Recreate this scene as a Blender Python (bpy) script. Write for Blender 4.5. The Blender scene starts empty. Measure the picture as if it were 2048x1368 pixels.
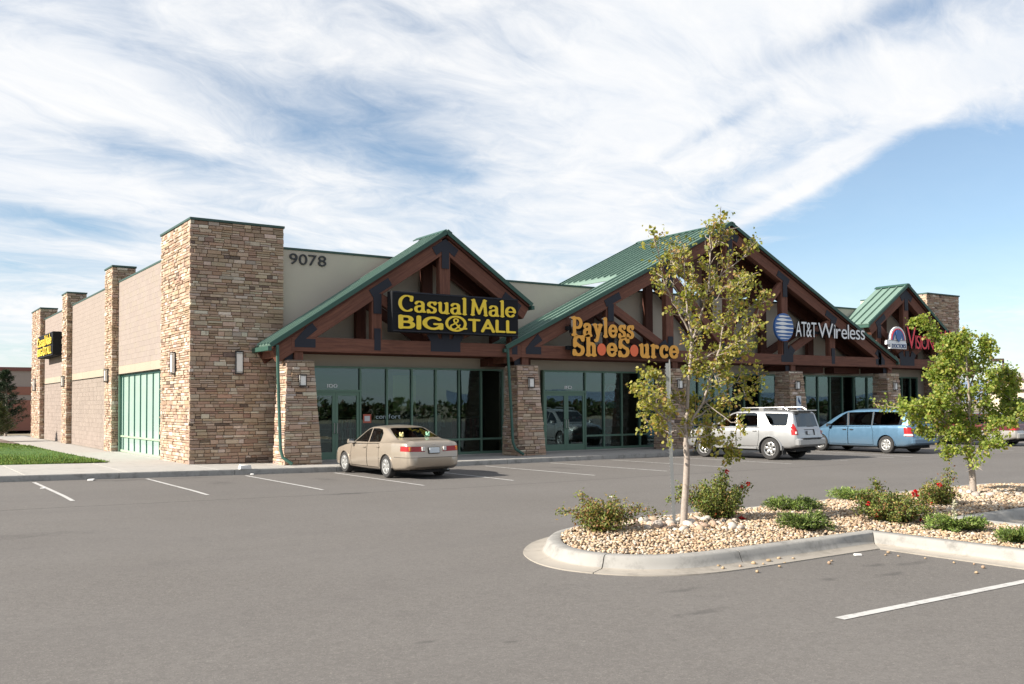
import bpy, bmesh, math, random
import numpy as np
from mathutils import Vector, Matrix, geometry as mgeo
random.seed(7); RNG = np.random.default_rng(11)
SC = bpy.context.scene; COL = SC.collection
R = math.radians

# ------------------------------------------------------------------ camera, sky, sun, exposure
CAM = Vector((-8.0913, -29.7167, 1.8362)); YAW, PITCH, ROLL = 0.5904, 0.0308, -0.0053
def make_camera():
    fw = Vector((math.sin(YAW)*math.cos(PITCH), math.cos(YAW)*math.cos(PITCH), math.sin(PITCH)))
    r0 = Vector((math.cos(YAW), -math.sin(YAW), 0)); u0 = r0.cross(fw)
    c, s = math.cos(ROLL), math.sin(ROLL)
    r, u = c*r0+s*u0, -s*r0+c*u0
    cd = bpy.data.cameras.new('camera'); co = bpy.data.objects.new('camera', cd); COL.objects.link(co)
    cd.sensor_width = 36; cd.sensor_fit = 'HORIZONTAL'; cd.lens = 1915.86/2048*36
    cd.shift_y = (749.2-684)/2048; cd.clip_start = .1; cd.clip_end = 9000
    co.matrix_world = Matrix(((r.x,u.x,-fw.x,CAM.x),(r.y,u.y,-fw.y,CAM.y),(r.z,u.z,-fw.z,CAM.z),(0,0,0,1)))
    SC.camera = co
make_camera()
SUN_EL, SUN_AZ = R(31), R(-80)          # azimuth from +Y towards +X: the sun stands left, a little behind the shops
SUN_DIR = Vector((math.sin(SUN_AZ)*math.cos(SUN_EL), math.cos(SUN_AZ)*math.cos(SUN_EL), math.sin(SUN_EL)))
sd = bpy.data.lights.new('sun', 'SUN'); sd.energy = 5.0; sd.angle = R(.55); sd.color = (1, .93, .82)
so = bpy.data.objects.new('sun', sd); COL.objects.link(so)
so.rotation_euler = (-SUN_DIR).to_track_quat('-Z', 'Y').to_euler()
SC.view_settings.view_transform = 'Standard'; SC.view_settings.look = 'None'
SC.view_settings.exposure = .95; SC.view_settings.gamma = 1.0; SC.view_settings.use_curve_mapping = False
SC.cycles.max_bounces = 7; SC.cycles.transparent_max_bounces = 12; SC.cycles.caustics_reflective = False; SC.cycles.caustics_refractive = False
SC.cycles.use_denoising = True

class NT:
    """terse shader node helper"""
    def __init__(s, tree): s.t = tree; s.n = tree.nodes; s.l = tree.links
    def __call__(s, kind, ins=None, **props):
        nd = s.n.new(kind)
        for k, v in props.items(): setattr(nd, k, v)
        for k, v in (ins or {}).items():
            sock = nd.inputs[k]
            if isinstance(v, bpy.types.NodeSocket): s.l.new(v, sock)
            else: sock.default_value = v
        return nd
    def math(s, op, a, b=0.0, c=None, clamp=False):
        d = {0: a, 1: b}
        if c is not None: d[2] = c
        return s('ShaderNodeMath', d, operation=op, use_clamp=clamp).outputs[0]
    def vmath(s, op, a, b=(0,0,0)):
        return s('ShaderNodeVectorMath', {0: a, 1: b}, operation=op).outputs[0]
    def mix(s, f, a, b, mode='MIX'):
        nd = s('ShaderNodeMix', data_type='RGBA', blend_type=mode)
        for i, v in ((0, f), (6, a), (7, b)):
            if isinstance(v, bpy.types.NodeSocket): s.l.new(v, nd.inputs[i])
            else: nd.inputs[i].default_value = v if i == 0 or len(v) == 4 else (*v, 1)
        return nd.outputs[2]
    def ramp(s, fac, stops, interp='LINEAR'):
        nd = s('ShaderNodeValToRGB', {0: fac}); cr = nd.color_ramp; cr.interpolation = interp
        while len(cr.elements) < len(stops): cr.elements.new(.5)
        for e, (p, c) in zip(cr.elements, stops):
            e.position = p; e.color = (c, c, c, 1) if isinstance(c, (int, float)) else (*c, 1)
        return nd.outputs[0]
    def noise(s, vec, scale, detail=4, rough=.55, dist=0.0, lac=2.0):
        return s('ShaderNodeTexNoise', {'Vector': vec, 'Scale': scale, 'Detail': detail, 'Roughness': rough, 'Distortion': dist, 'Lacunarity': lac}).outputs[0]

def make_world():
    w = bpy.data.worlds.new('World'); SC.world = w; w.use_nodes = True
    t = NT(w.node_tree); t.n.clear()
    sky = t('ShaderNodeTexSky', sky_type='NISHITA', sun_disc=False, sun_elevation=SUN_EL, sun_rotation=SUN_AZ,
            altitude=1500, air_density=1.0, dust_density=1.3, ozone_density=1.2)
    g = t('ShaderNodeTexCoord').outputs['Generated']
    d = t.vmath('NORMALIZE', g)
    sp = t('ShaderNodeSeparateXYZ', {0: d}); x, y, z = sp.outputs
    az = t.math('ARCTAN2', x, y); el = t.math('ARCSINE', z)
    # the cloud deck as a high sheet: perspective flattens it towards the horizon
    den = t.math('ADD', t.math('MAXIMUM', z, 0.0), .13)
    px, py = t.math('DIVIDE', x, den), t.math('DIVIDE', y, den)
    p = t('ShaderNodeCombineXYZ', {0: px, 1: py, 2: 0.0}).outputs[0]
    rot = t('ShaderNodeMapping', {'Vector': p, 'Rotation': (0, 0, R(-52)), 'Scale': (.66, 1.0, 1)}).outputs[0]
    warp = t('ShaderNodeTexNoise', {'Vector': rot, 'Scale': 1.3, 'Detail': 3.0}).outputs[1]
    rw = t.vmath('ADD', rot, t.vmath('MULTIPLY', t.vmath('SUBTRACT', warp, (.5, .5, .5)), (.8, .8, .8)))
    big = t.noise(rot, .85, 3, .5); fine = t.noise(rw, 2.4, 9, .62); wisp = t.noise(t('ShaderNodeMapping', {'Vector': rw, 'Scale': (.75, 1.3, 1)}).outputs[0], 9.0, 9, .66, .4)
    ae = t('ShaderNodeCombineXYZ', {0: az, 1: el, 2: 0.0}).outputs[0]
    def blob(a, e, ra, re, amp, tilt=0.0):
        q = t.vmath('SUBTRACT', ae, (R(a), R(e), 0))
        m = t('ShaderNodeMapping', {'Vector': q, 'Rotation': (0, 0, R(tilt))}).outputs[0]
        m = t.vmath('MULTIPLY', m, (1/R(ra), 1/R(re), 0))
        r2 = t('ShaderNodeVectorMath', {0: m, 1: m}, operation='DOT_PRODUCT').outputs['Value']
        return t.math('MULTIPLY', t.math('EXPONENT', t.math('MULTIPLY', r2, -1.0)), amp)
    acc = None
    for b in BLOBS:
        v = blob(*b); acc = v if acc is None else t.math('ADD', acc, v)
    dens = t.math('ADD', t.math('MULTIPLY', big, .68), t.math('ADD', t.math('MULTIPLY', fine, .78), t.math('MULTIPLY', wisp, .38)))
    dens = t.math('ADD', dens, acc)
    cov = t('ShaderNodeMapRange', {'Value': dens, 'From Min': .50, 'From Max': 1.22}, interpolation_type='SMOOTHSTEP').outputs[0]
    haze = t('ShaderNodeMapRange', {'Value': el, 'From Min': R(-1), 'From Max': R(9), 'To Min': .58, 'To Max': .12}).outputs[0]
    cov = t.math('MAXIMUM', t.math('MULTIPLY', cov, .97), haze)
    ccol = t.mix(t.ramp(t.math('ADD', t.math('MULTIPLY', fine, .6), t.math('MULTIPLY', wisp, .4)), [(.36, 0), (.62, 1)]), (.84, .885, .95), (1.0, 1.0, 1.0))
    clouds = t('ShaderNodeBackground', {'Color': ccol, 'Strength': .53})
    clear = t('ShaderNodeBackground', {'Color': t.mix(1.0, sky.outputs[0], (.93, 1.0, .98), 'MULTIPLY'), 'Strength': .082})
    mx = t('ShaderNodeMixShader', {0: cov, 1: clear.outputs[0], 2: clouds.outputs[0]})
    t('ShaderNodeOutputWorld', {'Surface': mx.outputs[0]})
# cloud masses as (azimuth, elevation, half widths, strength, tilt): the streaky cover leaves blue gaps towards the right and centre
BLOBS = [(8, 17, 12, 7, .20, 10), (15, 21, 16, 4, .14, 0), (42, 17, 11, 5, .26, -12), (59, 17.3, 8, 1.3, .34, -10), (54, 20.3, 7, 1.0, -.26, -14), (46, 22.5, 9, 1.6, .2, 0),
         (60, 11.5, 10, 3.6, -.62, 6), (57, 6, 12, 3.2, -.42, 0), (53, 14.0, 5, .55, .62, -20), (50.5, 11.9, 5, .45, .5, -24), (46, 15.8, 4, .5, -.22, -24),
         (28, 15.2, 7, 2.2, -.27, 20), (18, 17.5, 6, 1.2, -.16, 22), (12, 14.3, 4, 1.1, -.2, 10), (8.5, 10.1, 5, .8, -.42, 6), (33, 12.9, 1.6, .5, .22, 0),
         (38, 10.5, 9, 2.4, .2, 0), (6, 12.3, 8, 1.2, .2, 8), (14, 8, 6, 1.4, .16, 0), (12, 4, 10, 2.5, .12, 0), (63, 5, 5, 1.6, .2, 0)]
make_world()

# ------------------------------------------------------------------ materials (all procedural)
MATS = {}
def srgb(r, g, b):
    f = lambda c: (c/255)/12.92 if c/255 <= .04045 else ((c/255+.055)/1.055)**2.4
    return (f(r), f(g), f(b))
def new_mat(name):
    m = bpy.data.materials.new(name); m.use_nodes = True; t = NT(m.node_tree); t.n.clear(); MATS[name] = m
    return m, t
def finish(t, base, rough=.6, metal=0.0, bump=None, bstr=.2, bdist=.01, coat=0.0, spec=.5, extra=None):
    ins = {'Base Color': base if isinstance(base, bpy.types.NodeSocket) else (*base, 1), 'Roughness': rough, 'Metallic': metal, 'Coat Weight': coat, 'Coat Roughness': .06, 'Specular IOR Level': spec}
    if bump is not None:
        ins['Normal'] = t('ShaderNodeBump', {'Strength': bstr, 'Distance': bdist, 'Height': bump}).outputs[0]
    b = t('ShaderNodeBsdfPrincipled', ins)
    for k, v in (extra or {}).items(): b.inputs[k].default_value = v
    t('ShaderNodeOutputMaterial', {'Surface': b.outputs[0]})
    return b
def gpos(t): return t('ShaderNodeNewGeometry').outputs['Position']
def opos(t): return t('ShaderNodeTexCoord').outputs['Object']
def simple(name, col, rough=.6, metal=0.0, var=.12, scale=6.0, bstr=0.0, bscale=60.0, coat=0.0, spec=.5, wear=None, obj=False):
    m, t = new_mat(name); p = opos(t) if obj else gpos(t)
    n = t.noise(p, scale, 5, .6)
    c = t.mix(n, tuple(v*(1-var) for v in col), tuple(min(1, v*(1+var)) for v in col))
    if wear:
        wn = t.ramp(t.noise(p, wear[1], 7, .65), [(wear[2], 0), (wear[2]+.12, 1)])
        c = t.mix(t.math('MULTIPLY', wn, wear[3]), c, wear[0])
    bm = t.noise(p, bscale, 4, .6) if bstr else None
    rr = t('ShaderNodeMapRange', {'Value': n, 'To Min': rough*.85, 'To Max': min(1, rough*1.15)}).outputs[0]
    finish(t, c, rr, metal, bm, bstr, .01, coat, spec)
    return m

def mat_asphalt():
    m, t = new_mat('asphalt'); p = gpos(t)
    grit = t.noise(p, 95, 3, .75); spk = t('ShaderNodeTexVoronoi', {'Vector': p, 'Scale': 105.0}).outputs['Color']
    spv = t('ShaderNodeSeparateColor', {0: spk}).outputs[0]
    big = t.noise(p, .23, 5, .6); mid = t.noise(p, 1.6, 5, .6)
    c = t.mix(grit, (.064, .059, .0545), (.215, .197, .182))
    c = t.mix(t.ramp(spv, [(.93, 0), (.98, .5)]), c, (.36, .32, .28))
    c = t.mix(t.ramp(spv, [(.03, .55), (.12, 0)]), c, (.04, .037, .037))
    c = t.mix(t.ramp(big, [(.3, .0), (.7, .42)]), c, (.185, .174, .165))
    c = t.mix(t.ramp(mid, [(.55, 0), (.78, .22)]), c, (.075, .069, .067))
    c = t.mix(t.ramp(t.noise(p, 17, 5, .75), [(.38, .0), (.66, .42)]), c, (.082, .075, .069))
    c = t.mix(t.ramp(t.noise(p, 31, 3, .7), [(.55, .0), (.75, .4)]), c, (.24, .225, .21))
    # long tyre-polished lanes along the drive and a paving seam, stains of dried water and oil
    st = t('ShaderNodeMapping', {'Vector': p, 'Scale': (.06, .55, 1)}).outputs[0]
    c = t.mix(t.ramp(t.noise(st, 1.4, 4, .5), [(.5, 0), (.72, .25)]), c, (.105, .096, .092))
    wv0 = t('ShaderNodeTexNoise', {'Vector': p, 'Scale': .9, 'Detail': 6.0}).outputs[1]; pc = t.vmath('ADD', p, t.vmath('MULTIPLY', wv0, (1.3, 1.3, 0)))
    ck = t('ShaderNodeTexVoronoi', {'Vector': pc, 'Scale': .17}, feature='DISTANCE_TO_EDGE').outputs['Distance']; msk = t.ramp(t.noise(p, .35, 3, .5), [(.52, 0), (.6, 1)])
    c = t.mix(t.math('MULTIPLY', t.math('MULTIPLY', t.math('LESS_THAN', ck, .0022), msk), .0), c, (.035, .032, .031))
    sx = t('ShaderNodeSeparateXYZ', {0: p})
    yy = t.math('ADD', sx.outputs[1], t.math('MULTIPLY', t.math('SUBTRACT', t.noise(p, 1.1, 4), .5), .10))
    seam = t.math('LESS_THAN', t.math('ABSOLUTE', t.math('ADD', yy, 10.05)), .022)
    c = t.mix(t.math('MULTIPLY', seam, .8), c, (.03, .028, .028))
    def spot(x, y, rx, ry, amt, col):
        nonlocal c
        wv = t('ShaderNodeTexNoise', {'Vector': p, 'Scale': 3.4, 'Detail': 9.0, 'Roughness': .68}).outputs[1]
        q = t.vmath('ADD', p, t.vmath('MULTIPLY', t.vmath('SUBTRACT', wv, (.5, .5, .5)), (2.6*rx, 2.6*ry, 0)))
        q = t.vmath('MULTIPLY', t.vmath('SUBTRACT', q, (x, y, 0)), (1/rx, 1/ry, 0))
        ln = t('ShaderNodeVectorMath', {0: q}, operation='LENGTH').outputs['Value']
        c = t.mix(t.ramp(ln, [(.25, amt*.62), (1.0, 0)]), c, col)
    dk = (.04, .037, .037)
    for s in ((-2.6, -3.75, 1.1, .4, .75, dk), (-1.0, -3.7, .8, .28, .7, dk), (-7.0, -13.6, 2.3, .35, .55, dk), (.7, -10.1, .75, .22, .9, dk), (-.9, -22.2, .34, .09, .6, dk),
              (-1.5, -23.1, .42, .10, .65, dk), (2.1, -22.4, .22, .12, .75, dk), (1.7, -22.9, .3, .1, .7, dk), (.9, -22.7, .18, .1, .7, dk), (2.6, -22.6, .4, .1, .55, dk), (4.6, -6, .5, .8, .7, dk), (1.9, -5.9, .35, .7, .5, dk), (-.8, -5.8, .4, .7, .45, dk), (7.1, -5.9, .4, .8, .55, dk), (9.8, -5.9, .4, .8, .5, dk),
              (-4.2, -22.6, .12, .06, .7, dk), (-3.6, -23.0, .1, .05, .7, dk)): spot(*s)
    ht = t.math('ADD', grit, t.math('MULTIPLY', spv, .5))
    finish(t, c, .88, 0, ht, .55, .006, spec=.35)
def mat_concrete(name, a, b, stain=.35, scale=1.0):
    m, t = new_mat(name); p = gpos(t)
    n = t.noise(p, 1.3*scale, 6, .62); f = t.noise(p, 70, 4, .65)
    c = t.mix(n, a, b); c = t.mix(t.math('MULTIPLY', f, .35), c, tuple(v*.72 for v in a))
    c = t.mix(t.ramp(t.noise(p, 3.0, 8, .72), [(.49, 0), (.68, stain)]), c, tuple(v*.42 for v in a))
    finish(t, c, .85, 0, f, .3, .004, spec=.3)
def mat_stone():
    m, t = new_mat('ledge_stone'); p = gpos(t)
    col = t('ShaderNodeAttribute', attribute_name='col').outputs['Color']
    n = t.noise(p, 9, 6, .65); v = t.noise(p, 45, 5, .7)
    c = t.mix(t.ramp(n, [(.3, 0), (.85, .5)]), col, t.mix(1.0, col, (.66, .55, .45), 'MULTIPLY'))
    c = t.mix(t.ramp(v, [(.5, 0), (.75, .28)]), c, (.52, .43, .33))
    c = t.mix(t.ramp(t.noise(p, 3.1, 5, .6), [(.68, 0), (.74, .5)]), c, (.085, .06, .045))
    ht = t.math('ADD', n, t.math('MULTIPLY', v, .5))
    finish(t, c, .9, 0, ht, .8, .02, spec=.25)
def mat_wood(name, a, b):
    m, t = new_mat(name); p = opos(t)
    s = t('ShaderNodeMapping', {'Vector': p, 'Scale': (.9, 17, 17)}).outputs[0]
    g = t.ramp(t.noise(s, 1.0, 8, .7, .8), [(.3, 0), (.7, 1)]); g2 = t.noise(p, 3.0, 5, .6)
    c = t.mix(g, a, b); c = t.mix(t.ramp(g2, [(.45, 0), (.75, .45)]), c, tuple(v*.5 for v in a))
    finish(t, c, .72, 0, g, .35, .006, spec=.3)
def mat_block(name, a, b, rough_face=False):
    m, t = new_mat(name); p = gpos(t)
    n = t.noise(p, 1.1, 5, .6); f = t.noise(p, 38 if rough_face else 80, 5, .7)
    ri = t('ShaderNodeAttribute', attribute_name='col').outputs['Color']
    c = t.mix(n, a, b); c = t.mix(1.0, c, ri, 'MULTIPLY')
    c = t.mix(t.ramp(f, [(.45, 0), (.8, .35 if rough_face else .12)]), c, tuple(v*.55 for v in a))
    finish(t, c, .92, 0, f, .9 if rough_face else .2, .03 if rough_face else .006, spec=.2)
def mat_attr(name, rough=.7, trans=.0, var=.25, scale=30.0, bstr=0.0, spec=.3):
    """colour from the 'col' attribute; trans adds light coming through thin leaves"""
    m, t = new_mat(name); p = gpos(t)
    col = t('ShaderNodeAttribute', attribute_name='col').outputs['Color']
    n = t.noise(p, scale, 4, .6)
    c = t.mix(n, t.mix(1.0, col, (1-var,)*3, 'MULTIPLY'), t.mix(1.0, col, (1+var,)*3, 'MULTIPLY'))
    ins = {'Base Color': c, 'Roughness': rough, 'Specular IOR Level': spec}
    if bstr: ins['Normal'] = t('ShaderNodeBump', {'Strength': bstr, 'Distance': .006, 'Height': t.noise(p, scale*3, 4, .6)}).outputs[0]
    b = t('ShaderNodeBsdfPrincipled', ins).outputs[0]
    if trans:
        tr = t('ShaderNodeBsdfTranslucent', {'Color': t.mix(1.0, c, (1.5, 1.5, .7), 'MULTIPLY')}).outputs[0]
        b = t('ShaderNodeMixShader', {0: trans, 1: b, 2: tr}).outputs[0]
    t('ShaderNodeOutputMaterial', {'Surface': b})
def mat_glass(name, tint, refl, tintrefl=(.85, .95, 1.0), rough=.01, wob=0.0):
    m, t = new_mat(name)
    ins = {'Color': (*tintrefl, 1), 'Roughness': rough}
    if wob: ins['Normal'] = t('ShaderNodeBump', {'Strength': wob, 'Distance': .02, 'Height': t.noise(gpos(t), .9, 2, .5)}).outputs[0]
    gl = t('ShaderNodeBsdfGlossy', ins); tr = t('ShaderNodeBsdfTransparent', {'Color': (*tint, 1)})
    lw = t('ShaderNodeLayerWeight', {'Blend': .32}).outputs['Fresnel']
    f = t.math('ADD', t.math('MULTIPLY', lw, .75), refl, clamp=True)
    t('ShaderNodeOutputMaterial', {'Surface': t('ShaderNodeMixShader', {0: f, 1: tr.outputs[0], 2: gl.outputs[0]}).outputs[0]})
def mat_paint(name, col, metal=.55, rough=.32):
    m, t = new_mat(name); p = gpos(t)
    fl = t.noise(p, 900, 2, .5); du = t.noise(p, 5, 6, .65)
    c = t.mix(fl, tuple(v*.92 for v in col), tuple(min(1, v*1.08) for v in col))
    z = t('ShaderNodeSeparateXYZ', {0: opos(t)}).outputs[2]
    dirt = t.math('MULTIPLY', t('ShaderNodeMapRange', {'Value': z, 'From Min': .2, 'From Max': .75, 'To Min': .5, 'To Max': .05}).outputs[0], du)
    c = t.mix(dirt, c, (.23, .20, .17))
    rr = t('ShaderNodeMapRange', {'Value': du, 'To Min': rough*.8, 'To Max': rough*1.4}).outputs[0]
    finish(t, c, rr, metal, coat=.7, extra={'Coat Roughness': .05})
def mat_grass():
    m, t = new_mat('lawn_grass'); p = gpos(t)
    col = t('ShaderNodeAttribute', attribute_name='col').outputs['Color']
    c = t.mix(t.ramp(t.noise(p, 1.1, 6, .65), [(.35, 0), (.72, .7)]), col, t.mix(1.0, col, (.5, .62, .5), 'MULTIPLY'))
    finish(t, c, .7, 0, spec=.2)

mat_asphalt(); mat_stone(); mat_grass()
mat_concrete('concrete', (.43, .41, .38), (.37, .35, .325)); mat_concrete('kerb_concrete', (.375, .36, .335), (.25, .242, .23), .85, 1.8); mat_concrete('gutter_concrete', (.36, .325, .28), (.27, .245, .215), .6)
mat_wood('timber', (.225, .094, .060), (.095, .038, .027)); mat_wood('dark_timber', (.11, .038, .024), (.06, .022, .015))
mat_block('smooth_block', (.315, .265, .24), (.285, .237, .213)); mat_block('split_block', (.325, .272, .242), (.285, .237, .21), True); mat_block('band_block', (.395, .335, .27), (.365, .31, .25))
simple('mortar', (.17, .13, .10), .95); simple('block_mortar', (.27, .225, .20), .95); simple('stucco', (.50, .445, .37), .93, 0, .08, 1.4, .35, 90); simple('cream_stucco', (.55, .45, .33), .93, 0, .1, 1.0, .3, 80)
simple('roof_green', (.165, .25, .208), .5, .1, .07, 1.2, wear=((.24, .36, .30), 2.5, .6, .25)); simple('trim_green', (.032, .088, .067), .5, .2, .1); simple('coping_green', (.035, .075, .065), .6, .1); simple('frame_green', (.115, .195, .148), .45, .3, .1)
simple('navy_steel', (.017, .019, .030), .6, .3, .2, 9); simple('black_cabinet', (.018, .019, .022), .9, 0, .2, spec=.15); simple('lamp_frame', (.05, .045, .045), .5, .5)
simple('lamp_glass', (.82, .80, .76), .35, 0, .04); simple('sign_yellow', (.86, .60, .03), .4, 0, .06, 3); simple('sign_gold', (.82, .38, .045), .4, 0, .06, 3); simple('sign_orange', (.85, .15, .045), .4, 0, .05, 3)
simple('sign_white', (.80, .81, .82), .4, 0, .04); simple('sign_blue', (.045, .13, .36), .4, 0, .06); simple('sign_red', (.80, .02, .045), .4, 0, .1); simple('sign_side', (.03, .028, .028), .6)
simple('numeral_black', (.02, .021, .024), .5); simple('white_paint', (.47, .46, .445), .8, 0, .08, 8, wear=((.22, .2, .19), 9, .52, .7)); simple('teal_glazing', (.42, .56, .50), .12, 0, .05, .6, coat=.5); simple('teal_frame', (.02, .10, .085), .4, .3); simple('sill_frame', (.32, .42, .30), .5)
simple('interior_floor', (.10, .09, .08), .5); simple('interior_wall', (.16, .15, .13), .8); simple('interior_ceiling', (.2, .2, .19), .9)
simple('banner_yellow', (.80, .76, .25), .7); simple('poster_red', (.45, .10, .06), .6); simple('poster_white', (.6, .6, .6), .6); simple('cloth_dark', (.04, .05, .09), .9); simple('cloth_pale', (.35, .42, .46), .9); simple('cloth_plum', (.22, .05, .1), .9); simple('mannequin', (.35, .32, .3), .5)
mat_glass('shop_glass', (.50, .58, .57), .10, (.50, .63, .67), .012, .05); mat_glass('car_glass', (.30, .33, .33), .07, (.9, .97, 1)); mat_glass('tinted_glass', (.07, .08, .09), .07, (.9, .97, 1))
simple('tyre', (.032, .031, .031), .85, 0, .25, 12, .3, 120); simple('alloy', (.42, .42, .415), .32, .75, .05); simple('hub_cap', (.36, .36, .355), .4, .5, .06); simple('black_plastic', (.025, .025, .027), .6); simple('under', (.012, .012, .013), .9)
simple('tail_red', (.33, .008, .01), .3, 0, .2, 20, coat=.15); simple('tail_amber', (.70, .22, .04), .15, 0, .1, coat=.8); simple('tail_clear', (.62, .60, .58), .15, 0, .06, coat=.8); simple('chrome', (.7, .7, .7), .12, 1.0)
simple('plate_white', (.62, .66, .70), .5); simple('plate_green', (.03, .10, .07), .5); simple('seat_grey', (.15, .14, .13), .9); simple('plush_yellow', (.72, .62, .28), .95); simple('plush_green', (.28, .52, .36), .95)
mat_paint('paint_tan', (.43, .365, .295)); mat_paint('paint_silver', (.40, .405, .41), .6); mat_paint('paint_blue', (.105, .215, .335), .5); mat_paint('paint_maroon', (.11, .016, .02), .4); mat_paint('paint_pewter', (.50, .485, .46), .6)
mat_attr('leaf', .5, .5, .25, 25); mat_attr('shrub_leaf', .6, .25, .25, 40); mat_attr('juniper_leaf', .7, .15, .25, 30); mat_attr('pebble', .75, 0, .22, 45, .25); mat_attr('petal', .6, .2, .15, 60); mat_attr('needle_leaf', .75, .1, .3, 6)
def mat_bark():
    m, t = new_mat('bark'); p = opos(t); s = t('ShaderNodeMapping', {'Vector': p, 'Scale': (9, 9, 22)}).outputs[0]
    n = t.noise(s, 1.6, 6, .65, .5); c = t.mix(n, (.22, .178, .152), (.45, .39, .34)); c = t.mix(t.ramp(t.noise(p, 9, 4), [(.58, 0), (.7, .7)]), c, (.12, .085, .07))
    finish(t, c, .9, 0, n, .5, .01, spec=.2)
mat_bark()
def mat_lamp():
    m, t = new_mat('lit_lamp'); t('ShaderNodeOutputMaterial', {'Surface': t('ShaderNodeEmission', {'Color': (1, .95, .85, 1), 'Strength': 9.0}).outputs[0]})
mat_lamp()
simple('galvanised', (.27, .28, .28), .5, .6, .12, 12); simple('soil', (.10, .075, .055), .95, 0, .3, 10, .5, 40); simple('dry_ground', (.25, .21, .14), .95, 0, .25, .2, .4, 3); simple('mulch', (.17, .13, .11), .95, 0, .4, 18, .6, 30); simple('hill_blue', (.16, .21, .29), .95)
simple('far_mauve', (.30, .255, .235), .9); simple('far_brick', (.26, .115, .085), .9); simple('far_cap', (.17, .07, .06), .8); simple('far_cream', (.56, .47, .35), .9); simple('far_roof', (.33, .30, .28), .9); simple('far_glass', (.05, .06, .07), .2); simple('pole_brown', (.09, .05, .045), .6); simple('litter_white', (.75, .74, .72), .7)

# ------------------------------------------------------------------ mesh helpers
class MB:
    """collects geometry for ONE mesh object"""
    def __init__(s): s.v = []; s.f = []; s.c = []; s.col = None
    def add(s, vs, fs, col=None):
        o = len(s.v); s.v += [tuple(v) for v in vs]; s.f += [tuple(i+o for i in f) for f in fs]
        if col is not None: s.c += [col]*len(vs)
        return s
    def box(s, x0, x1, y0, y1, z0, z1, col=None):
        return s.add([(x0,y0,z0),(x1,y0,z0),(x1,y1,z0),(x0,y1,z0),(x0,y0,z1),(x1,y0,z1),(x1,y1,z1),(x0,y1,z1)],
                     [(0,3,2,1),(4,5,6,7),(0,1,5,4),(1,2,6,5),(2,3,7,6),(3,0,4,7)], col)
    def hexa(s, v, col=None): return s.add(v, [(0,3,2,1),(4,5,6,7),(0,1,5,4),(1,2,6,5),(2,3,7,6),(3,0,4,7)], col)
    def prism(s, poly, y0, y1):
        """polygon in x,z extruded between y0 and y1 (seen from -y the polygon runs anticlockwise)"""
        n = len(poly); vs = [(x, y0, z) for x, z in poly]+[(x, y1, z) for x, z in poly]
        return s.add(vs, [tuple(range(n)), tuple(range(2*n-1, n-1, -1))]+[((i+1) % n, i, i+n, (i+1) % n+n) for i in range(n)])
    def bar(s, a, b, w, h, up=(0,0,1)):
        """square bar from a to b; w across, h along up"""
        a, b = Vector(a), Vector(b); d = (b-a).normalized(); u = Vector(up); r = d.cross(u).normalized()*(w/2); u = r.cross(d).normalized()*(h/2)
        return s.hexa([a-r-u, a+r-u, b+r-u, b-r-u, a-r+u, a+r+u, b+r+u, b-r+u])
    def tube(s, pts, rad, n=8, cap=True):
        pts = [Vector(p) for p in pts]; rad = rad if hasattr(rad, '__len__') else [rad]*len(pts)
        o = len(s.v); k = len(pts); ref = Vector((0,0,1)) if abs((pts[-1]-pts[0]).normalized().z) < .9 else Vector((1,0,0))
        for i, p in enumerate(pts):
            d = (pts[min(i+1,k-1)]-pts[max(i-1,0)]).normalized(); u = d.cross(ref).normalized(); w = d.cross(u)
            for j in range(n):
                a = 2*math.pi*j/n; q = p+(u*math.cos(a)+w*math.sin(a))*rad[i]; s.v.append(tuple(q))
        for i in range(k-1):
            for j in range(n):
                a, b = o+i*n+j, o+i*n+(j+1) % n; s.f.append((a, b, b+n, a+n))
        if cap: s.f += [tuple(o+j for j in range(n-1,-1,-1)), tuple(o+(k-1)*n+j for j in range(n))]
        return s
    def lathe(s, prof, n=24, axis='x', c=(0,0,0), close=False):
        """profile (r, h) spun round an axis through c"""
        o = len(s.v); k = len(prof)
        for j in range(n):
            a = 2*math.pi*j/n; ca, sa = math.cos(a), math.sin(a)
            for r, h in prof:
                p = {'x': (h, r*ca, r*sa), 'y': (r*ca, h, r*sa), 'z': (r*ca, r*sa, h)}[axis]
                s.v.append((p[0]+c[0], p[1]+c[1], p[2]+c[2]))
        for j in range(n):
            for i in range(k if close else k-1):
                a, b = o+j*k+i, o+j*k+(i+1) % k; c2, d = o+((j+1) % n)*k+(i+1) % k, o+((j+1) % n)*k+i
                s.f.append((a, b, c2, d))
        return s
def link(o, parent=None):
    COL.objects.link(o)
    if parent is not None: o.parent = parent
    return o
def shade(me, ang):
    if ang is None: return
    bm = bmesh.new(); bm.from_mesh(me); bmesh.ops.recalc_face_normals(bm, faces=bm.faces[:])
    ca = ang
    for f in bm.faces: f.smooth = True
    for e in bm.edges:
        if len(e.link_faces) == 2 and e.calc_face_angle(0) > ca: e.smooth = False
    bm.to_mesh(me); bm.free()
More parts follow.
